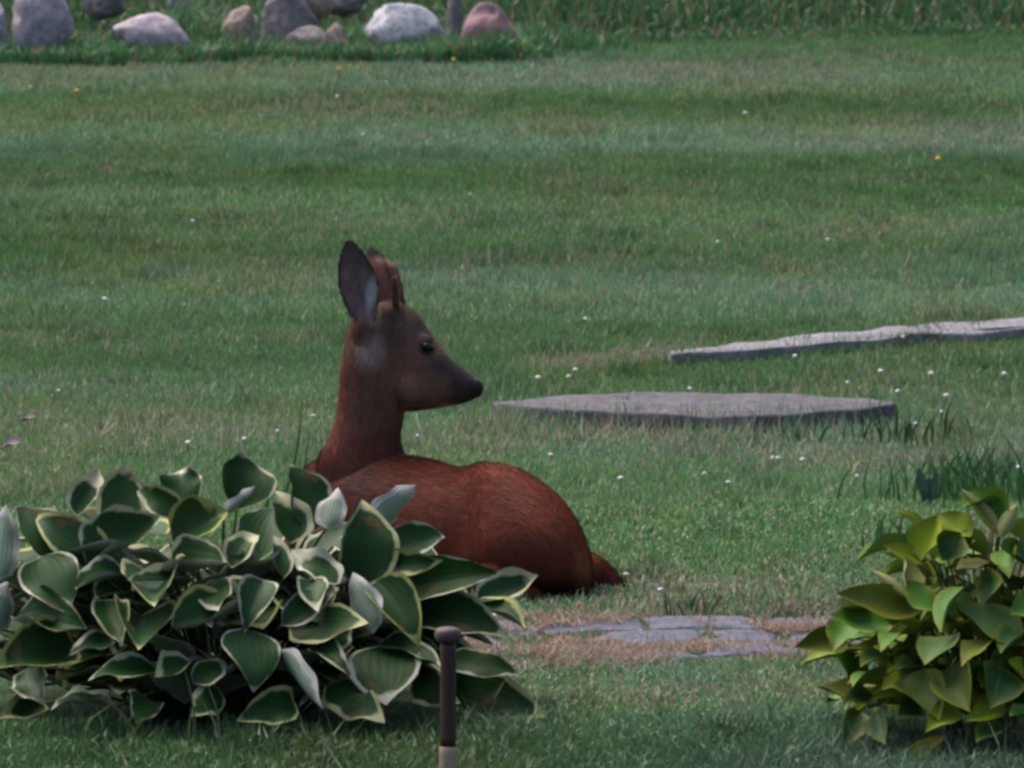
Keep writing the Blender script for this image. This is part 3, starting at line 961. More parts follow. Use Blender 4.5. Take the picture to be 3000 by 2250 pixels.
def shrub():
    root = empty('leafy_shrub', SHRUB_C)
    root.location.z = float(ground(SHRUB_C[0], SHRUB_C[1]))
    tag(root, 'low bushy shrub with yellow green oval leaves at the end of the path', 'shrub')
    rr = random.Random(9)
    mat_stem = simple_mat('shrub_stem_brown', (.10, .075, .045), .8, .2)
    # woody stems
    tips = []
    for i in range(13):
        a = rr.uniform(0, 2 * math.pi); q = rr.uniform(.1, .95)
        tip = Vector((SHRUB_C[0] + math.cos(a) * .26 * q, SHRUB_C[1] + math.sin(a) * .20 * q, .34 - .16 * q * q))
        base = Vector((SHRUB_C[0] + math.cos(a) * .05, SHRUB_C[1] + math.sin(a) * .04, -.01))
        pts = []
        for j in range(7):
            f = j / 6
            p = base.lerp(tip, f); p.z = base.z + (tip.z - base.z) * f ** .75
            p += Vector((rr.uniform(-.008, .008), rr.uniform(-.008, .008), 0))
            pts.append(p - root.location)
        o = bpy.data.objects.new('stem', tube_mesh('stem', pts, [.005 - .003 * j / 6 for j in range(7)], mat_stem, 6))
        COL.objects.link(o); o.parent = root
        tips.append((pts, root.location))
    k = 0
    for (bx, by, tx, ty, w, kind, colr) in SL:
        cx, cy = (bx + tx) / 2, (by + ty) / 2
        nx = (cx - 2880) / 560
        h = min(1.1, max(0, (2200 - cy) / 770))
        fd = .34 * math.sqrt(max(.04, 1 - nx * nx)) * math.cos(min(h, 1) * 1.4)
        Yc = SHRUB_C[1] - fd
        bd, td = .03, -.05
        if ty < by - 60: bd, td = -.01, .02
        B = P(bx, by, Yc + bd); T = P(tx, ty, Yc + td)
        L = float(np.linalg.norm(T - B)); W = w / FPX * (Yc + CAM_D) * 1.32
        jit = Vector((rr.uniform(-.6, .6), rr.uniform(-.15, .3), rr.uniform(-.2, .5)))
        N = {'t': Vector((.15 * math.copysign(1, nx), -.8, .6)), 'u': Vector((.2, .8, .5)), 'c': Vector((0, -.7, .6))}[kind] + jit
        cup = {'t': rr.uniform(.2, .8), 'u': .5, 'c': .9}[kind]
        me = leaf_mesh('leaf', L, W, cup, rr.uniform(-.04, .12) if ty > by else -.03, rr.uniform(.02, .06), 500 + k, SHRUB_PROF, MS, nL=10, nW=6, twist=rr.uniform(-.45, .45), curl=rr.choice([0, .15]) if ty > by else 0)
        o = place_leaf(me, 'leaf', root, B, T, N)
        f = rr.uniform(.8, 1.15)
        o.color = (colr[0] * f, colr[1] * f, colr[2] * f, 1)
        stalk(root, B, Vector((SHRUB_C[0] + (B[0] - SHRUB_C[0]) * .6, SHRUB_C[1] + (B[1] - SHRUB_C[1]) * .4 + .02, B[2] * .7)), MAT_STALK, .002, .0015, leaf=o)
        k += 1
    for i in range(245):
        az = rr.uniform(0, 2 * math.pi); el = rr.uniform(.0, 1.35) * rr.uniform(.3, 1); rad = rr.uniform(.45, .93)
        d = Vector((math.cos(az) * math.cos(el), math.sin(az) * math.cos(el), math.sin(el)))
        c = Vector((SHRUB_C[0] + d.x * .33 * rad + .05, SHRUB_C[1] + d.y * .28 * rad, d.z * .40 * rad + .04))
        L = rr.uniform(.08, .125); W = L * rr.uniform(.55, .70)
        outw = (Vector((d.x, d.y, rr.uniform(-.35, .7))) + Vector((rr.uniform(-.5, .5), rr.uniform(-.5, .5), 0))).normalized()
        B = c - outw * L * .5; T = c + outw * L * .5
        B.z = max(B.z, .02); T.z = max(T.z, .015)
        N = Vector((d.x * .4, d.y * .4, .9)) + Vector((rr.uniform(-.5, .5), rr.uniform(-.5, .5), 0))
        me = leaf_mesh('leaf', (T - B).length, W, rr.uniform(.2, .7), rr.uniform(0, .18), .05, 700 + i, SHRUB_PROF, MS, nL=8, nW=6, twist=rr.uniform(-.5, .5))
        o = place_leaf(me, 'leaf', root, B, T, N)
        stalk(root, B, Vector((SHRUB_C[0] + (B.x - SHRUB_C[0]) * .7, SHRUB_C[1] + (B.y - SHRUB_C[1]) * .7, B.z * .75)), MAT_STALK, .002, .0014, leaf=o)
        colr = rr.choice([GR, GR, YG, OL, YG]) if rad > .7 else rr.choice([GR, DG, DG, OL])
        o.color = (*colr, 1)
shrub()

# ------------------------------------------------------------------ grassy weed clumps behind the shrub, single stalks
MAT_BLADE = simple_mat('broad_blade_green', (.075, .17, .05), .5, .35, .3, 30)
def blade_obj(parent, base, tip, w, bowx=0., bowz=.02, mat=MAT_BLADE, name='blade'):
    base, tip = V(base), V(tip)
    n = 7
    d = tip - base
    side = Vector((1, .3, 0)); side = (side - d.normalized() * side.dot(d.normalized())).normalized()
    vs, fs = [], []
    for i in range(n):
        f = i / (n - 1)
        p = base + d * f + Vector((bowx, 0, bowz)) * math.sin(f * math.pi)
        ww = w * (1 - f ** 2.2) * .5 + .0003
        nrm = d.normalized().cross(side) * w * .12
        vs += [p - side * ww - parent.location, p + nrm - parent.location, p + side * ww - parent.location]
    for i in range(n - 1):
        a = i * 3
        fs += [(a, a + 1, a + 4, a + 3), (a + 1, a + 2, a + 5, a + 4)]
    me = bpy.data.meshes.new(name)
    me.from_pydata([tuple(v) for v in vs], [], fs)
    for p in me.polygons: p.use_smooth = True
    me.materials.append(mat)
    o = bpy.data.objects.new(name, me); COL.objects.link(o); o.parent = parent
    return o

def clump(px, py, n, hpx, spread, label, seed, w=.007, arch=.5, mat=MAT_BLADE):
    rr = random.Random(seed)
    b = G(px, py)
    root = empty('grass_clump', b); root.location.z = float(ground(b[0], b[1])) - .005
    tag(root, label, 'grass clump', 'rough grass clumps in the lawn')
    sc = (b[1] + CAM_D) / FPX
    for i in range(n):
        h = hpx * sc * rr.uniform(.5, 1.05)
        a = rr.uniform(0, 6.283); q = rr.uniform(.1, arch)
        base = root.location + Vector((rr.gauss(0, spread), rr.gauss(0, spread), 0))
        tip = base + Vector((math.cos(a) * h * q, math.sin(a) * h * q, h))
        blade_obj(root, base, tip, w * rr.uniform(.7, 1.3), math.cos(a) * -h * .12, 0, mat)
MAT_BLADE2 = simple_mat('broad_blade_yellowish', (.075, .095, .035), .55, .3, .35, 30)
clump(2850, 1480, 110, 170, .09, 'green arching grass clump just behind the yellow green shrub', 1, .0038, .6)
clump(2640, 1290, 40, 130, .06, 'thin olive grass clump at the end of the stone slab near the shrub', 2, .004, .5, MAT_BLADE2)
clump(2965, 1470, 110, 170, .09, 'dense green grass clump behind the top leaves of the shrub', 3, .0038, .6)
clump(2620, 1620, 16, 110, .03, 'low dark grass clump against the shrub on its path side', 4, .007, .6)
clump(1640, 1260, 18, 70, .05, 'sparse low green weed clump against the front of the stone slab', 5, .006, .8)
clump(2330, 1285, 22, 60, .06, 'short olive grass tuft under the front edge of the stone slab', 6, .004, .6, MAT_BLADE2)
clump(2040, 1800, 22, 95, .05, 'dry yellowish grass tuft beside the path flagstones', 7, .003, .6, MAT_BLADE2)

def broad_weed():
    b = G(2725, 1500)
    root = empty('broadleaf_weed', b); root.location.z = 0
    tag(root, 'dark bluish broad leaved weed poking up behind the shrub', 'weed')
    m = simple_mat('weed_leaf_blue_green', (.03, .07, .045), .5, .35)
    Y = b[1]
    for (bx, by, tx, ty, w) in ((2722, 1490, 2748, 1385, 34), (2716, 1490, 2690, 1372, 32), (2722, 1490, 2722, 1400, 36)):
        B = P(bx, by, Y); T = P(tx, ty, Y + .01)
        me = leaf_mesh('leaf', float(np.linalg.norm(T - B)), w / FPX * (Y + CAM_D), .3, .05, .02, bx + ty, ([0, .2, .5, .75, .92, 1], [.25, .6, .95, 1, .6, .1]), (m, m), 8, 4)
        o = place_leaf(me, 'leaf', root, B, T, (0, -.9, .4))
        stalk(root, B, root.location, MAT_STALK, .003, .002, leaf=o)
broad_weed()

def tall_stalk(px0, py0, px1, py1, label):
    b = G(px0, py0)
    root = empty('grass_stalk', b); root.location.z = float(ground(b[0], b[1])) - .005
    tag(root, label, 'grass stalk')
    T = P(px1, py1, b[1] + .02)
    blade_obj(root, root.location, T, .006, .015, .0)
    m = P(px0 * .6 + px1 * .4 - 22, py0 * .6 + py1 * .4, b[1])
    blade_obj(root, root.location, m, .007, -.01, 0)
tall_stalk(790, 1560, 885, 1165, 'tall thin green grass stalk rising behind the hosta beside the deer neck')
tall_stalk(812, 1560, 905, 1260, 'shorter leaning green grass stalk between the hosta and the deer')

def small_stalks():
    for (a, b, c, d, lab) in ((640, 2200, 600, 1990, 'long pale grass stem leaning over the front of the hosta'),
                       (560, 2210, 540, 1960, 'straight pale grass stem in front of the round hosta leaf'),
                       (660, 2230, 575, 2030, 'arching green grass stem under the front hosta leaves'),
                       (420, 2190, 290, 2030, 'thin grass stem slanting left across the low hosta leaf'),
                       (770, 2240, 790, 2130, 'short upright grass stem below the curled white hosta leaf')):
        g = G(a, b)
        root = empty('meadow_grass', g); root.location.z = 0
        tag(root, lab, 'grass stem')
        blade_obj(root, root.location, P(c, d, g[1] + .03), .004, .01, 0, MAT_BLADE2)
small_stalks()

# ------------------------------------------------------------------ the painted stake
def stake():
    Y = -2.30
    b = P(1313, 2250, Y); gz = float(ground(b[0], Y))
    root = empty('wooden_stake', (b[0], Y, gz))
    tag(root, 'round wooden stake with a brown painted top and knob in front of the hosta', 'stake')
    sc = (Y + CAM_D) / FPX
    z = lambda py: P(1313, py, Y)[2] - gz
    wood_b = simple_mat('stake_brown_paint', (.042, .020, .019), .55, .35, .35, 25, .3, .002, (1, 1, .15))
    wood_h = simple_mat('stake_knob_paint', (.066, .042, .046), .6, .3, .3, 30, .3, .002)
    wood_c = simple_mat('stake_bare_wood', (.26, .20, .145), .75, .2, .25, 30, .4, .002, (1, 1, .1))
    def lathe(name, prof, mat):
        n = 28
        vs, fs = [], []
        for (r, zz) in prof:
            for k in range(n):
                t = k / n * 2 * math.pi
                q = 1 + .012 * math.sin(3 * t + zz * 40)
                vs.append((r * q * math.cos(t), r * q * math.sin(t), zz))
        for i in range(len(prof) - 1):
            for k in range(n):
                k2 = (k + 1) % n
                fs.append((i * n + k, i * n + k2, (i + 1) * n + k2, (i + 1) * n + k))
        fs.append(tuple(range(n))[::-1]); fs.append(tuple((len(prof) - 1) * n + k for k in range(n)))
        me = bpy.data.meshes.new(name); me.from_pydata(vs, [], fs)
        for p in me.polygons: p.use_smooth = len(p.vertices) == 4
        me.materials.append(mat)
        o = bpy.data.objects.new(name, me); COL.objects.link(o); o.parent = root
        return o
    r = 24 * sc
    lathe('shaft', [(r * .98, z(2186)), (r, z(2160)), (r * .98, z(2050)), (r * .97, z(1950)), (r * 1.0, z(1900)), (r * .92, z(1880))], wood_b)
    lathe('knob', [(r * .9, z(1884)), (r * 1.35, z(1880)), (r * 1.6, z(1870)), (r * 1.66, z(1860)), (r * 1.6, z(1850)), (r * 1.4, z(1842)), (r * .9, z(1838)), (r * .1, z(1836))], wood_h)
    lathe('lower_shaft', [(r * 1.02, -.05), (r * 1.10, z(2300)), (r * 1.12, z(2210)), (r * 1.08, z(2190)), (r * .97, z(2186))], wood_c)
stake()

# ------------------------------------------------------------------ the deer
YH = .36          # depth of the head's middle plane
def crom(a, b, c, d, t):
    return .5 * ((2 * b) + (-a + c) * t + (2 * a - 5 * b + 4 * c - d) * t * t + (-a + 3 * b - 3 * c + d) * t ** 3)

def loft(bm, secs, n=28, sub=4):
    """secs: list of (centre, u half vector, v half vector)"""
    S = [np.concatenate([np.asarray(q, float) for q in s]) for s in secs]
    rows = []
    for i in range(len(S) - 1):
        a = S[max(i - 1, 0)]; b = S[i]; c = S[i + 1]; d = S[min(i + 2, len(S) - 1)]
        for j in range(sub):
            rows.append(crom(a, b, c, d, j / sub))
    rows.append(S[-1])
    prev = None; first = None
    for r in rows:
        c, u, v = r[:3], r[3:6], r[6:9]
        ring = [bm.verts.new(tuple(c + u * math.cos(k / n * 2 * math.pi) + v * math.sin(k / n * 2 * math.pi))) for k in range(n)]
        if prev:
            for k in range(n):
                bm.faces.new((prev[k], prev[(k + 1) % n], ring[(k + 1) % n], ring[k]))
        else:
            first = ring
        prev = ring
    bm.faces.new(first[::-1]); bm.faces.new(prev)

def tb(top, bot, Y, hd, Yb=None):
    a, b = P(*top, Y), P(*bot, Y if Yb is None else Yb)
    return ((a + b) / 2, (0, hd, 0), (a - b) / 2)

def lr(row, l, r, Y, hd):
    a, b = P(l, row, Y), P(r, row, Y)
    return ((a + b) / 2, (b - a) / 2, (0, hd, 0))

def limb(bm, pts, rad, n=16):
    pts = [np.asarray(p, float) for p in pts]
    secs = []
    for i, p in enumerate(pts):
        d = V(pts[min(i + 1, len(pts) - 1)] - pts[max(i - 1, 0)]).normalized()
        a = d.orthogonal().normalized(); b = d.cross(a)
        if secs:
            pu = Vector(secs[-1][1]).normalized()
            a = (pu - d * pu.dot(d)).normalized(); b = d.cross(a)
        secs.append((p, tuple(a * rad[i]), tuple(b * rad[i])))
    loft(bm, secs, n, 4)

def ellipsoid(bm, c, r, rot=None):
    M = Matrix.Translation(V(c)) @ (rot.to_4x4() if rot else Matrix.Identity(4)) @ Matrix.Diagonal((*r, 1))
    bmesh.ops.create_icosphere(bm, subdivisions=4, radius=1, matrix=M)

def ear_shell(bm, rows, Yb, Yt, cup, thick, flip=1):
    """rows: (py, left px, right px) from base to tip"""
    m = 11
    n = len(rows)
    # refine
    ry = np.array([r[0] for r in rows], float); rl = np.array([r[1] for r in rows], float); rrr = np.array([r[2] for r in rows], float)
    q = np.linspace(0, n - 1, n * 3)
    ry = np.interp(q, np.arange(n), ry); rl = np.interp(q, np.arange(n), rl); rrr = np.interp(q, np.arange(n), rrr)
    n = len(q)
    F, Bk = [], []
    for i in range(n):
        s = i / (n - 1)
        Y = Yb + (Yt - Yb) * s
        wm = (rrr[i] - rl[i]) / 112.0
        for k in range(m):
            t = k / (m - 1) * 2 - 1
            px = (rl[i] + rrr[i]) / 2 + t * (rrr[i] - rl[i]) / 2
            dep = cup * (1 - t * t) * min(1, wm) * flip
            p = P(px, ry[i], Y + dep)
            F.append(bm.verts.new(tuple(p)))
            Bk.append(bm.verts.new(tuple(P(px, ry[i], Y + dep + thick))))
    g = lambda L, i, k: L[i * m + k]
    for i in range(n - 1):
        for k in range(m - 1):
            bm.faces.new((g(F, i, k), g(F, i, k + 1), g(F, i + 1, k + 1), g(F, i + 1, k)))
            bm.faces.new((g(Bk, i, k), g(Bk, i + 1, k), g(Bk, i + 1, k + 1), g(Bk, i, k + 1)))
        for k in (0, m - 1):
            a = (g(F, i, k), g(F, i + 1, k), g(Bk, i + 1, k), g(Bk, i, k))
            bm.faces.new(a if k == 0 else a[::-1])
    for i in (0, n - 1):
        for k in range(m - 1):
            a = (g(F, i, k), g(Bk, i, k), g(Bk, i, k + 1), g(F, i, k + 1))
            bm.faces.new(a if i == 0 else a[::-1])

def deer():
    base = G(1400, 1740)
    root = empty('deer', (base[0], .1, 0))
    tag(root, 'reddish brown roe deer lying on the lawn looking over its shoulder', 'deer')
    bm = bmesh.new()
    # trunk, from the chest on the left to the rump
    T = [((858, 1450), (858, 1610), .50, .05), ((905, 1362), (900, 1670), .47, .10), ((990, 1336), (990, 1690), .43, .145), ((1120, 1334), (1120, 1700), .38, .165),
         ((1260, 1350), (1260, 1712), .30, .175), ((1345, 1372), (1345, 1722), .24, .175), ((1415, 1358), (1415, 1735), .18, .18), ((1490, 1370), (1490, 1745), .13, .18),
         ((1574, 1415), (1574, 1752), .09, .165), ((1640, 1475), (1640, 1754), .06, .14), ((1688, 1553), (1688, 1750), .04, .105), ((1714, 1622), (1714, 1738), .03, .065),
         ((1722, 1665), (1722, 1705), .03, .022)]
    loft(bm, [tb(*t) for t in T], 36, 4)
    # neck
    N = [(1440, 925, 1215, .41, .10), (1385, 925, 1205, .405, .095), (1335, 938, 1182, .395, .078), (1280, 966, 1172, .385, .066), (1205, 988, 1186, .375, .061), (1130, 995, 1192, .365, .058),
         (1070, 999, 1198, .36, .056), (990, 1014, 1195, .36, .054), (935, 1032, 1188, .36, .048), (898, 1075, 1184, .36, .034), (884, 1120, 1178, .36, .012)]
    loft(bm, [lr(*q) for q in N], 30, 4)
    # head, in profile
    Hs = [((1105, 905), (1085, 1140), .040), ((1160, 890), (1150, 1190), .052), ((1212, 903), (1200, 1206), .054), ((1250, 956), (1240, 1202), .050), ((1284, 1003), (1278, 1197), .041),
          ((1312, 1040), (1306, 1193), .032), ((1345, 1068), (1338, 1188), .026), ((1378, 1094), (1368, 1179), .0235), ((1402, 1110), (1392, 1168), .019), ((1414, 1125), (1407, 1152), .010)]
    loft(bm, [tb(a, b, YH, w) for a, b, w in Hs], 30, 4)
    # brow ridges and cheeks
    for sgn in (-1, 1):
        ellipsoid(bm, P(1238, 994, YH + sgn * .036), (.022, .010, .010))
        ellipsoid(bm, P(1215, 1115, YH + sgn * .036), (.040, .018, .042))
        ellipsoid(bm, P(1397, 1138, YH + sgn * .009), (.0135, .012, .0185))
    # ears
    ear_shell(bm, [(948, 1050, 1084), (925, 1030, 1100), (900, 1011, 1109), (865, 996, 1113), (830, 988, 1112), (795, 988, 1099), (762, 992, 1080), (740, 997, 1066), (722, 1004, 1051), (710, 1012, 1038), (703, 1019, 1030)],
              YH - .056, YH - .078, .024, .007)
    limb(bm, [P(1075, 985, YH - .03), P(1066, 945, YH - .045), P(1062, 915, YH - .040)], [.026, .020, .012])
    ear_shell(bm, [(935, 1125, 1190), (905, 1105, 1192), (875, 1095, 1188), (840, 1082, 1181), (805, 1072, 1173), (782, 1068, 1165), (765, 1066, 1150), (750, 1068, 1124), (735, 1074, 1106), (722, 1080, 1090)],
              YH + .045, YH + .075, -.018, .007)
    limb(bm, [P(1130, 960, YH + .03), P(1140, 925, YH + .048), P(1142, 895, YH + .050)], [.026, .020, .012])
    # the folded hind leg
    limb(bm, [P(1540, 1700, .02), P(1440, 1728, -.03), P(1350, 1738, -.04), P(1290, 1742, -.03)], [.045, .034, .026, .020])
    limb(bm, [P(1290, 1742, -.03), P(1400, 1750, -.06), P(1500, 1755, -.07), P(1570, 1756, -.07)], [.020, .016, .015, .013])
    # the other hock stands out past the rump
    limb(bm, [P(1670, 1665, .10), P(1722, 1682, .10), P(1762, 1702, .10), P(1795, 1728, .09), P(1815, 1755, .09)], [.038, .036, .030, .023, .015])
    limb(bm, [P(1812, 1752, .09), P(1740, 1765, .04), P(1660, 1770, -.02)], [.014, .012, .012])
    # shoulder and folded fore legs
    limb(bm, [P(1010, 1560, .27), P(950, 1660, .25), P(860, 1690, .30)], [.055, .034, .024])
    limb(bm, [P(860, 1690, .30), P(940, 1704, .22), P(1020, 1708, .16)], [.022, .016, .014])
    limb(bm, [P(940, 1560, .52), P(850, 1640, .55), P(790, 1660, .58)], [.055, .032, .022])
    limb(bm, [P(790, 1660, .58), P(860, 1672, .52), P(930, 1676, .48)], [.020, .016, .014])
    bmesh.ops.recalc_face_normals(bm, faces=bm.faces)
    me = bpy.data.meshes.new('deer_raw'); bm.to_mesh(me); bm.free()
    tmp = bpy.data.objects.new('deer_raw', me); COL.objects.link(tmp)
    rm = tmp.modifiers.new('r', 'REMESH'); rm.mode = 'VOXEL'; rm.voxel_size = .0034; rm.use_smooth_shade = True
    sm = tmp.modifiers.new('s', 'SMOOTH'); sm.factor = .5; sm.iterations = 9
    dg = bpy.context.evaluated_depsgraph_get()
    ev = tmp.evaluated_get(dg)
    body = bpy.data.meshes.new_from_object(ev)
    bpy.data.objects.remove(tmp)
    body.name = 'body'
    nv = len(body.vertices)
    co = np.empty(nv * 3, np.float32); body.vertices.foreach_get('co', co); co = co.reshape(-1, 3).astype(float)
    # ---- swell of thigh and shoulder, hollow of the flank
    nr = np.empty(nv * 3, np.float32); body.vertices.foreach_get('normal', nr); nr = nr.reshape(-1, 3).astype(float)
    for (px, py, Y, rad, amt) in ((1560, 1600, -.04, .12, .020), (1375, 1560, .08, .075, -.017), (1060, 1450, .26, .09, .014), (1195, 1440, .18, .07, -.011), (1120, 1360, .36, .05, .006), (1470, 1420, .1, .06, .006), (1430, 1650, .0, .07, .010)):
        c = P(px, py, Y)
        co += nr * (amt * np.exp(-((co - c) ** 2).sum(1) / (rad * rad)))[:, None]
    body.vertices.foreach_set('co', co.astype(np.float32).ravel())
    body.update()
    # ---- coat colours, laid out over the animal's own anatomy
    def dist(px, py, Y, rx, ry, rd, sym=True):
        c = P(px, py, Y); s = (Y + CAM_D) / FPX
        dy = co[:, 1] - c[1]
        return np.sqrt(((co[:, 0] - c[0]) / (rx * s)) ** 2 + ((co[:, 2] - c[2]) / (ry * s)) ** 2 + (dy / rd) ** 2)
    nz = np.array([mnoise.noise(Vector(p) * 18) for p in co[::1].tolist()])
    nz2 = np.array([mnoise.noise(Vector((p[0] * 60, p[1] * 60, p[2] * 60))) for p in co.tolist()])
    col = np.tile(np.array([.215, .056, .034]), (nv, 1))
    def blend(c, w):
        nonlocal col
        w = np.clip(w, 0, 1)[:, None]
        col = col * (1 - w) + np.array(c) * w
    def blob(c, px, py, Y, rx, ry, rd, k=1., soft=.5):
        blend(c, k * sstep(1 + soft, 1 - soft, dist(px, py, Y, rx, ry, rd) + nz * .12))
    blob((.115, .050, .044), 1010, 1400, .4, 150, 70, .4, .8)
    blob((.160, .041, .029), 1420, 1520, .1, 220, 90, .4, .6)
    blob((.235, .062, .032), 1600, 1480, .1, 120, 90, .3, .6)
    blob((.42, .15, .07), 1702, 1665, .03, 36, 85, .25, .9, .6)
    blob((.090, .020, .018), 1770, 1700, .1, 70, 60, .1, .8)
    # neck and head
    zneck = P(1180, 1315, .39)[2]
    blend((.105, .050, .040), sstep(zneck - .02, zneck + .05, co[:, 2] + nz * .01))
    blob((.150, .042, .034), 985, 1180, .37, 34, 170, .2, .85)
    blob((.120, .040, .032), 1060, 1290, .39, 130, 50, .2, .7)
    blob((.150, .078, .062), 1110, 1160, .36, 70, 110, .2, .6)
    blob((.062, .040, .032), 1200, 950, YH, 80, 75, .2, .9)
    blob((.155, .085, .062), 1215, 1120, YH, 80, 60, .2, .85)
    blob((.085, .055, .040), 1270, 1080, YH, 60, 60, .2, .6)
    blob((.25, .18, .18), 1090, 1010, YH, 42, 52, .2, .85, .6)
    blob((.045, .026, .020), 1158, 898, YH, 46, 26, .2, .9, .5)
    blob((.24, .17, .135), 1098, 930, YH - .05, 20, 22, .025, .85, .6)
    blob((.085, .045, .036), 1172, 1175, YH - .05, 16, 40, .06, .6, .6)  # painted shade that suggests a hollow between cheek and neck
    blob((.040, .032, .030), 1255, 955, YH, 48, 28, .2, .8)
    blob((.035, .027, .027), 1330, 1065, YH, 62, 36, .2, .92, .45)
    blob((.030, .022, .024), 1365, 1130, YH, 46, 55, .2, .92, .4)
    blob((.13, .075, .055), 1265, 1150, YH, 55, 30, .2, .6)
    blob((.020, .014, .015), 1330, 1165, YH, 45, 16, .2, .6)
    blob((.30, .22, .18), 1318, 1192, YH, 34, 10, .2, .75)
    blob((.018, .014, .014), 1252, 1016, YH, 24, 18, .2, .95, .35)
    blob((.14, .10, .075), 1245, 990, YH, 22, 8, .2, .6)
    blob((.050, .028, .022), 1135, 888, YH, 50, 22, .05, .95, .4)
    nose = sstep(1.2, .9, dist(1402, 1135, YH, 30, 34, .06))
    blend((.010, .009, .012), nose)
    # ears: colour of inner hair, rim and back
    pxa, pya = pix(co)
    zear = P(1060, 925, YH)[2]
    near_ear = (co[:, 2] > zear) & (co[:, 1] < YH - .035) & (co[:, 0] < P(1112, 900, YH)[0])
    far_ear = (co[:, 2] > P(1100, 895, YH)[2]) & (co[:, 1] > YH + .03)
    w = sstep(.0, .012, co[:, 2] - zear + nz * .006) * near_ear
    blend((.12, .085, .092), w)
    rows = np.array([(948, 1050, 1084), (925, 1030, 1100), (900, 1011, 1109), (865, 996, 1113), (830, 988, 1112), (795, 988, 1099), (762, 992, 1080), (740, 997, 1066), (722, 1004, 1051), (710, 1012, 1038), (703, 1019, 1030)], float)[::-1]
    lft = np.interp(pya, rows[:, 0], rows[:, 1]); rgt = np.interp(pya, rows[:, 0], rows[:, 2])
    em = np.minimum(pxa - lft, rgt - pxa)
    blend((.014, .011, .011), near_ear * sstep(11, 4, em) * sstep(925, 900, pya))
    blend((.20, .14, .14), near_ear * sstep(.35, .75, fbm(pxa / 13, pya / 34, 3)) * sstep(10, 20, em) * .7)
    tuft = near_ear * sstep(1.45, .5, nz2 * .35 + nz * .3 + np.sqrt(((pxa - 1088 - (860 - pya) * .12) / 17) ** 2 + ((pya - 862) / 44) ** 2)) * (co[:, 1] < YH)
    blend((.34, .32, .36), tuft * .95)
    blend((.115, .050, .040), far_ear * .9)
    blend((.16, .10, .085), far_ear * sstep(14, 4, np.abs(pxa - (1122 + (pya - 800) * .3))) * .35)
    blend((.20, .125, .10), far_ear * sstep(16, 6, np.abs(pya - (752 + (pxa - 1095) * .36))) * (pxa > 1098) * .8)
    blend((.05, .022, .018), far_ear * sstep(9, 2, np.abs(pxa - (1138 + (pya - 800) * .34))) * .7)
    blend((.013, .013, .013), far_ear * sstep(768, 745, pya))
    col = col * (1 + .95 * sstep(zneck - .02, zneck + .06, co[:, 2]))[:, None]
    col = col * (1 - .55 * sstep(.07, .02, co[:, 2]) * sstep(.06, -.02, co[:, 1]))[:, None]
    col *= .60 * (1 + .28 * nz + .26 * nz2)[:, None]
    col = np.clip(col, .004, .9)
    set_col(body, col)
    ga = body.attributes.new('wet', 'FLOAT', 'POINT'); ga.data.foreach_set('value', nose.astype(np.float32))
    m, nt, out = new_mat('deer_coat')
    at = nd(nt, 'ShaderNodeAttribute', attribute_name='Col').outputs['Color']
    wet = nd(nt, 'ShaderNodeAttribute', attribute_name='wet').outputs['Fac']
    tc = nd(nt, 'ShaderNodeTexCoord').outputs['Object']
    nn = noise_n(nt, 180, 4, .6, tc)
    c = mixc(nt, mathn(nt, 'MULTIPLY', nn, .3), at, (.02, .01, .008))
    rgh = mathn(nt, 'SUBTRACT', .9, mathn(nt, 'MULTIPLY', wet, .5))
    principled(nt, out, c, rgh, .2, bump(nt, nn, .5, .003))
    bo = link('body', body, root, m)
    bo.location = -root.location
    # ---- short coat of hair
    tri = np.empty(len(body.loop_triangles) * 3, np.int32) if len(body.loop_triangles) else None
    body.calc_loop_triangles()
    tri = np.empty(len(body.loop_triangles) * 3, np.int32); body.loop_triangles.foreach_get('vertices', tri); tri = tri.reshape(-1, 3)
    nrm = np.empty(nv * 3, np.float32); body.vertices.foreach_get('normal', nrm); nrm = nrm.reshape(-1, 3).astype(float)
    a, b, c3 = co[tri[:, 0]], co[tri[:, 1]], co[tri[:, 2]]
    area = np.linalg.norm(np.cross(b - a, c3 - a), axis=1) / 2
    nh = 140000
    idx = rng.choice(len(tri), nh, p=area / area.sum())
    r1, r2 = rng.random(nh), rng.random(nh)
    r1, r2 = 1 - np.sqrt(r1), r2 * np.sqrt(r1)
    bw = np.stack([1 - r1 - r2, r1, r2], -1)
    pick = lambda arr: (arr[tri[idx]] * bw[:, :, None]).sum(1)
    p, n_, hc = pick(co), pick(nrm), pick(col)
    n_ /= np.linalg.norm(n_, axis=1)[:, None]
    ns = pick(nose[:, None])[:, 0]
    hx, hy = pix(p)
    # hair lies backward from the nose and down the neck, then along the trunk to the rump
    dirv = np.tile(np.array([.75, -.55, -.35]), (nh, 1))
    isneck = sstep(zneck - .03, zneck + .03, p[:, 2])[:, None]
    dirv = dirv * (1 - isneck) + np.array([-.15, 0, -1.0]) * isneck
    ishead = (sstep(1170, 1215, hx) * sstep(1225, 1205, hy))[:, None]
    dirv = dirv * (1 - ishead) + np.array([-.85, 0, .35]) * ishead
    isear = (sstep(905, 880, hy) * (hx < 1190))[:, None]
    dirv = dirv * (1 - isear) + np.array([-.05, 0, 1.0]) * isear
    dirv = dirv + rng.normal(0, .16, (nh, 3))
    tang = dirv - n_ * (dirv * n_).sum(1)[:, None]
    tang /= np.linalg.norm(tang, axis=1)[:, None] + 1e-9
    ln = np.full(nh, .020)
    ln = ln * (1 - isneck[:, 0]) + .014 * isneck[:, 0]
    ln = ln * (1 - ishead[:, 0]) + .006 * ishead[:, 0]
    ln = ln * (1 - isear[:, 0]) + .006 * isear[:, 0]
    ln *= rng.uniform(.6, 1.3, nh)
    ln *= 1 - .85 * sstep(1330, 1360, hx) * ishead[:, 0]
    keep = (ns < .3) & (p[:, 2] > .0) & (ln > .0015)
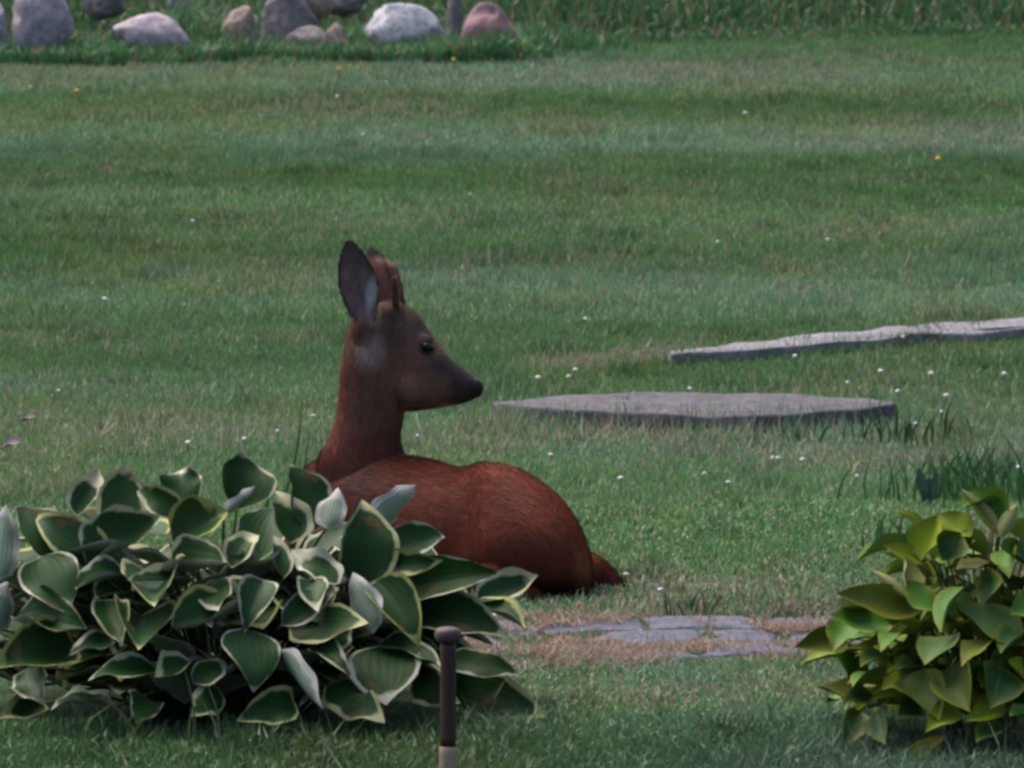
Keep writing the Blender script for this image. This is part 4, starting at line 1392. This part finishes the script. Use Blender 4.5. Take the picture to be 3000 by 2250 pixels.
    p, n_, hc, tang, ln = p[keep], n_[keep], hc[keep], tang[keep], ln[keep]
    nh = len(p)
    lift = rng.uniform(.10, .40, nh)[:, None]
    d1 = tang * (1 - lift * .3) + n_ * lift
    side = np.cross(tang, n_); side *= (.00055 * rng.uniform(.6, 1.3, nh))[:, None]
    root_p = p - n_ * .001
    mid = root_p + d1 * (ln * .55)[:, None]
    tip = root_p + (d1 + tang * .15 - n_ * .12) * ln[:, None]
    v = np.stack([root_p - side, root_p + side, mid + side * .8, mid - side * .8, tip], 1).reshape(-1, 3)
    k = np.arange(nh)[:, None] * 5
    fm = mesh_np('fur', v, [k + np.array([0, 1, 2, 3]), k + np.array([3, 2, 4])], True)
    jit = rng.uniform(.78, 1.3, nh)[:, None] * (.85 + .3 * fbm(p[:, 0] * 45 + p[:, 1] * 30, p[:, 2] * 60, 91))[:, None]
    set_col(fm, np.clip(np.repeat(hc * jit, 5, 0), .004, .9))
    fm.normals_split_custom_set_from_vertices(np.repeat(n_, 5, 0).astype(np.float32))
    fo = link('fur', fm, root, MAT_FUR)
    fo.location = -root.location
    fo['kind'] = 'stuff'
    # ---- eyes, antlers
    mat_eye, nt, out = new_mat('deer_eye')
    principled(nt, out, (.004, .0035, .004), .22, .25)
    for sgn in (-1, 1):
        e = bmesh.new()
        bmesh.ops.create_uvsphere(e, u_segments=24, v_segments=16, radius=.0090)
        for v_ in e.verts: v_.co.y *= .7; v_.co.x *= 1.3; v_.co.z *= .85; v_.co.z -= .25 * v_.co.x
        me = bpy.data.meshes.new('eye'); e.to_mesh(me); e.free()
        for q in me.polygons: q.use_smooth = True
        o = link('eye', me, root, mat_eye)
        o.location = V(P(1254, 1017, YH + sgn * .0462)) - root.location
    mat_ant = simple_mat('antler_velvet', (.075, .036, .028), .9, .1, .35, 90, .5, .002)
    for sgn, pts in ((-1, [(1160, 912), (1158, 875), (1155, 840), (1152, 808)]), (1, [(1174, 905), (1174, 870), (1168, 835), (1160, 800)])):
        w = [P(a, b, YH + sgn * (.020 + .006 * i)) for i, (a, b) in enumerate(pts)]
        o = link('antler', tube_mesh('antler', [q - np.array(root.location) for q in w], [.0085, .0068, .0066, .004], mat_ant, 12), root)
        md = o.modifiers.new('s', 'SUBSURF'); md.levels = md.render_levels = 1
deer()

# ------------------------------------------------------------------ small flowers in the lawn
def flower(px, py, mat, r, stem, name, label, cat, group, cache={}):
    g = G(px, py, stem)
    z = float(ground(g[0], g[1]))
    key = (name, r)
    if key not in cache:
        bm = bmesh.new()
        bmesh.ops.create_icosphere(bm, subdivisions=2, radius=r)
        for v in bm.verts:
            v.co *= 1 + .25 * mnoise.noise(v.co * 400)
            v.co.z *= .8
            v.co.z += stem
        nhead = len(bm.faces)
        me2 = tube_mesh('t', [(0, 0, 0), (.002, 0, stem * .5), (0, 0, stem)], .0008, MAT_STALK, 5)
        bm.from_mesh(me2)
        bm.faces.ensure_lookup_table()
        for i, f in enumerate(bm.faces):
            f.material_index = 0 if i < nhead else 1
        me = bpy.data.meshes.new(name); bm.to_mesh(me); bm.free()
        me.materials.append(mat); me.materials.append(MAT_STALK)
        cache[key] = me
    o = bpy.data.objects.new(name, cache[key]); COL.objects.link(o)
    o.location = (g[0], g[1], z - .002)
    o.rotation_euler = (rng.uniform(-.2, .2), rng.uniform(-.2, .2), rng.uniform(0, 6))
    s = rng.uniform(.75, 1.25); o.scale = (s, s, rng.uniform(.85, 1.1))
    tag(o, label, cat, group)

M_WHITE = simple_mat('clover_white', (.55, .53, .55), .8, .2, .2, 300)
M_YEL = simple_mat('buttercup_yellow', (.5, .36, .03), .6, .3, .2, 300)
WH = [(1680, 1080), (1669, 1100), (1572, 1105), (2335, 1040), (2579, 1076), (2730, 1078), (2944, 1083), (2484, 1115), (2014, 1132), (2639, 1136), (2767, 1149), (2752, 1190), (2687, 1225),
      (1613, 1331), (2357, 1348), (2268, 1346), (2984, 1372), (911, 1216), (1228, 1278), (2272, 1342), (2509, 1404), (1817, 1417), (2129, 1421), (1942, 1722), (1831, 1688),
      (2333, 2222), (719, 1288), (813, 1268), (550, 1292), (1994, 65), (2753, 14), (2672, 3), (813, 140), (170, 1150), (990, 280), (1060, 380), (2060, 1400), (2420, 690), (2180, 320), (2640, 980),
      (1380, 560), (560, 640), (300, 880), (2100, 700), (1720, 930)]
for a, b in WH:
    flower(a, b, M_WHITE, .0052, .028, 'clover_flower', 'small round white clover flower head in the mown grass', 'flower', 'white clover flowers in the lawn')
for a, b in [(1173, 140), (1330, 183), (90, 255), (230, 258), (994, 196), (1290, 30), (2740, 470)]:
    flower(a, b, M_YEL, .0065, .035, 'yellow_flower', 'tiny yellow flower standing in the grass near the stones', 'flower', 'yellow flowers near the stones')

# curled dry leaves lying on the lawn
M_DRY = simple_mat('dry_leaf_pale', (.24, .21, .19), .85, .15, .3, 40)
def dry_leaf(px, py, wpx, label, seed):
    g = G(px, py, .035)
    root = empty('dry_leaf', (g[0], g[1], float(ground(g[0], g[1])) + .022))
    L = wpx / FPX * (g[1] + CAM_D)
    B = Vector((g[0] - L / 2, g[1], root.location.z)); T = Vector((g[0] + L / 2, g[1] - .02, root.location.z + .015))
    me = leaf_mesh('blade', L, L * .6, .7, .1, .06, seed, SHRUB_PROF, (M_DRY, M_DRY), 8, 6)
    place_leaf(me, 'blade', root, B, T, (0, -.5, .85))
    B2 = B + Vector((-.02, 0, -.01))
    stalk(root, B, B2, M_DRY, .001, .001)
    tag(root, label, 'leaf', 'dry leaves on the lawn')
dry_leaf(92, 1216, 62, 'short pale curled dry leaf lying on the lawn beyond the hosta', 61)
dry_leaf(42, 1292, 80, 'long flat straw coloured dry leaf lying in the grass behind the hosta', 62)
